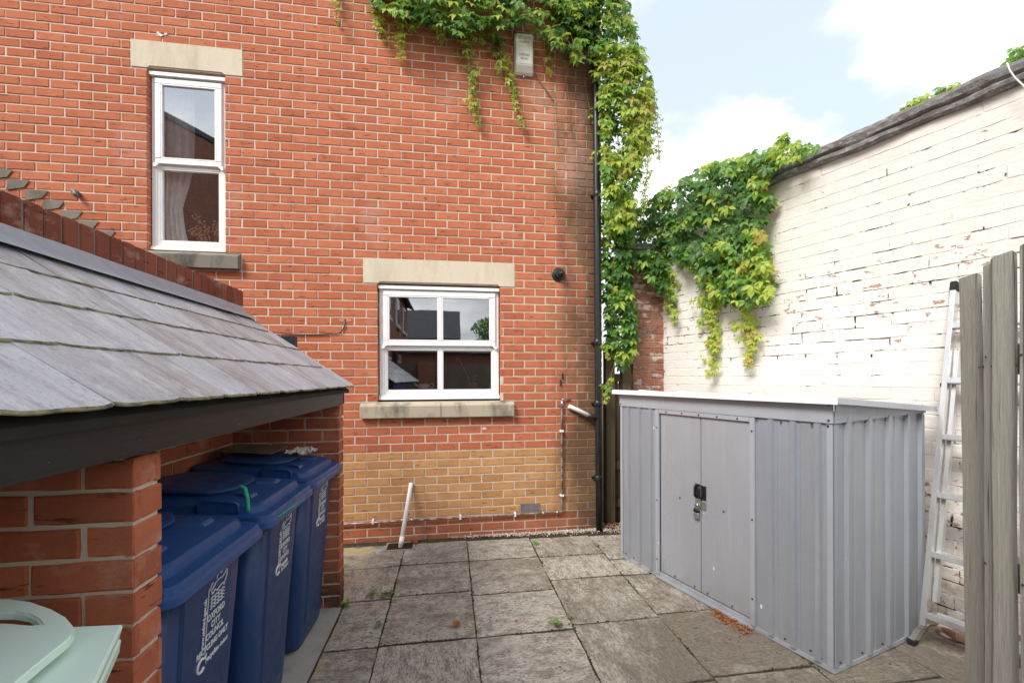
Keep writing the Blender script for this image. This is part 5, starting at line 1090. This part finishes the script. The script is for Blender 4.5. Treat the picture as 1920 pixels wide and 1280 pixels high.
for i in range(60):
    c = Vector((rnd.uniform(1.62,2.0),rnd.uniform(4.25,4.42),rnd.uniform(.01,.03))); a = rnd.uniform(0,6); e = Vector((math.cos(a),math.sin(a),rnd.uniform(-.5,.5))).normalized(); f_ = Vector((-e.y,e.x,.2)).normalized(); r_ = rnd.uniform(.01,.02); lp.add([c+e*r_,c+f_*r_*.6,c-e*r_,c-f_*r_*.6],[(0,1,2,3)])
lp.build('leaf_litter', MT['orange_leaf'])['kind'] = 'stuff'
def weed(u,v,s_,n,label):
    p = atZ(u,v,0); t_ = thing('weed', p, label, 'weed'); m = MB()
    for k in range(n):
        a = rnd.uniform(0,6.28); el = rnd.uniform(.2,1.0); L = s_*rnd.uniform(.5,1.1); d = Vector((math.cos(a)*math.cos(el),math.sin(a)*math.cos(el),math.sin(el))); s2 = Vector((-math.sin(a),math.cos(a),0)); c = p+d*L*.55
        m.add([p,c+s2*.002,c-s2*.002],[(0,1,2)]); w = L*.30; m.add([c,c+d*L*.25+s2*w,c+d*L*.5,c+d*L*.25-s2*w],[(0,1,2,3)])
    m.build('leaves', plain('weed_leaf', (.16,.27,.07), .7,0,.3,.4,90), t_)
for a in ((648,1135,.045,26,'leafy weed at the foot of the store pier corner'),(697,1116,.040,22,'round leaved weed left of the slab crossing near the store'),(725,1116,.050,30,'leafy weed on the slab crossing nearest the store'),(708,1175,.035,18,'small weed in the joint beside the bins kerb'),(1040,1172,.050,34,'reddish green weed tuft in the joint at mid patio'),(898,1182,.022,12,'tiny weed in the central joint'),(1003,1020,.040,20,'yellowish weed on the back slab near the wall'),(1122,1022,.025,12,'tiny weed in the joint near the downpipe'),(1066,1160,.030,10,'thin weed in the right hand joint'),(1690,1195,.05,18,'weed growing at the shed corner beside the ladder foot')): weed(*a)

# ================================================================== BEHIND THE CAMERA (seen in the window reflections)
def far_brick():
    m = M('far_brickwork', .9, 0, .2); b = m.N.new('ShaderNodeTexBrick'); b.inputs['Color1'].default_value = (.20,.07,.045,1); b.inputs['Color2'].default_value = (.26,.095,.06,1); b.inputs['Mortar'].default_value = (.30,.24,.19,1); b.inputs['Scale'].default_value = 4.4; b.inputs['Mortar Size'].default_value = .02
    X,Y,Z = m.sep(m.pos()); cb_ = m.N.new('ShaderNodeCombineXYZ'); m.L.new(m.math('ADD', X, Y), cb_.inputs[0]); m.L.new(Z, cb_.inputs[1]); m.L.new(cb_.outputs[0], b.inputs[0]); m.color(b.outputs[0]); return m.m
fbm = far_brick(); droof = plain('far_slate_roof', (.075,.08,.09), .8)
th1 = thing('terraced_house', (-4.5,-7,0), 'brick terrace with white windows behind the camera, seen in the window reflections', 'house')
m = MB(); m.prism([Vector((-13,-2.2,0)),Vector((-2.3,-2.2,0)),Vector((-2.3,-2.2,5.5)),Vector((-8.6,-2.2,8.72)),Vector((-13,-2.2,6.4))], Vector((0,-13,0))); m.build('wall', fbm, th1)
m = MB(); m.prism([Vector((-2.0,-2.15,5.38)),Vector((-8.6,-2.15,8.76)),Vector((-13.3,-2.15,6.3)),Vector((-13.3,-2.15,6.4)),Vector((-8.6,-2.15,8.88)),Vector((-2.0,-2.15,5.5))], Vector((0,-13.4,0))); m.build('roof', droof, th1)
for y in (-4.5,-7.5,-10.5,-13.2):
    for z in (1.2,3.9):
        w = MB().box(-2.31,-2.24,y-.5,y+.5,z,z+1.2).build('window', MT['upvc'], th1); MB().box(-2.24,-2.235,y-.43,y+.43,z+.08,z+1.1).build('pane', plain('dark_far_glass', (.03,.035,.04), .1), w); MB().box(-2.33,-2.18,y-.6,y+.6,z-.12,z-.01).build('sill', MT['lintel'], th1)
bk = thing('slate_roofed_house', (-3,-24,0), 'long slate roofed house far behind the camera, seen only in reflections', 'house')
MB().box(-9,.6,-28,-23,0,4.6).build('wall', fbm, bk); m = MB(); m.prism([Vector((-9.2,-22.7,4.5)),Vector((-9.2,-25.5,7.0)),Vector((-9.2,-28.3,4.5))], Vector((10,0,0))); m.build('roof', droof, bk)
rf_ = thing('rear_fence', (.9,-5.2,0), 'tall weathered board fence closing the yard behind the camera', 'fence')
rb = MB().obox(Vector((0,0,1.03)),AX,(.058,.011,1.03),0,.003).mesh('board', MT['fence_grey'])
x = -2.15
while x < 4.0: put('board', rb, rf_, Matrix.Translation(Vector((x,-5.2+rnd.uniform(-.008,.008),rnd.uniform(-.03,.02)))) @ Matrix.Rotation(R(rnd.uniform(-3,3)),4,'Z')); x += .124
for z in (.4,1.6): MB().box(-2.2,4,-5.27,-5.22,z-.04,z+.04).build('rail', MT['fence_grey'], rf_)
rp = thing('rear_brick_pier', (-.75,-4.9,0), 'brick pier standing against the rear fence behind the camera', 'brick pier'); MB().box(-1.0,-.5,-5.15,-4.85,0,2.15).build('pier', fbm, rp)
ob_ = thing('outbuilding', (2.4,-9.5,0), 'low brick outbuilding with a slate roof behind the rear fence', 'outbuilding')
MB().box(-1.9,6.0,-11,-8.5,0,2.7).build('wall', fbm, ob_); m = MB(); m.prism([Vector((-2.1,-8.2,2.62)),Vector((-2.1,-9.75,3.25)),Vector((-2.1,-11.3,2.62))], Vector((8.3,0,0))); m.build('roof', droof, ob_)
tr = thing('tree', (2.4,-14,0), 'leafy tree beyond the rear fence, reflected in the four pane window', 'tree'); tm = MB(); tm.tube([(2.4,-14,0),(2.5,-14,2),(2.35,-14,3.6)],[.16,.12,.07],8)
for k in range(7): a = k*.9; tm.tube([(2.4,-14,2.2+k*.18),(2.4+.8*math.cos(a),-14+.8*math.sin(a),3.2+k*.2)],[.05,.02],6)
tm.build('trunk', MT['twig'], tr); cr = MB()
for k in range(2600):
    d = Vector([rnd.gauss(0,1) for _ in range(3)]).normalized(); rr_ = rnd.random()**.4; c = Vector((2.4,-14,4.0))+Vector((d.x*1.35,d.y*1.2,d.z*.95))*rr_
    if noise.noise(c*1.3) < -.12: continue
    e = Vector([rnd.gauss(0,1) for _ in range(3)]).normalized(); f_ = e.orthogonal().normalized(); cr.add([c+e*.09,c+f_*.045,c-e*.09,c-f_*.045],[(0,1,2,3)])
cr.build('crown', LEAF[0], tr)
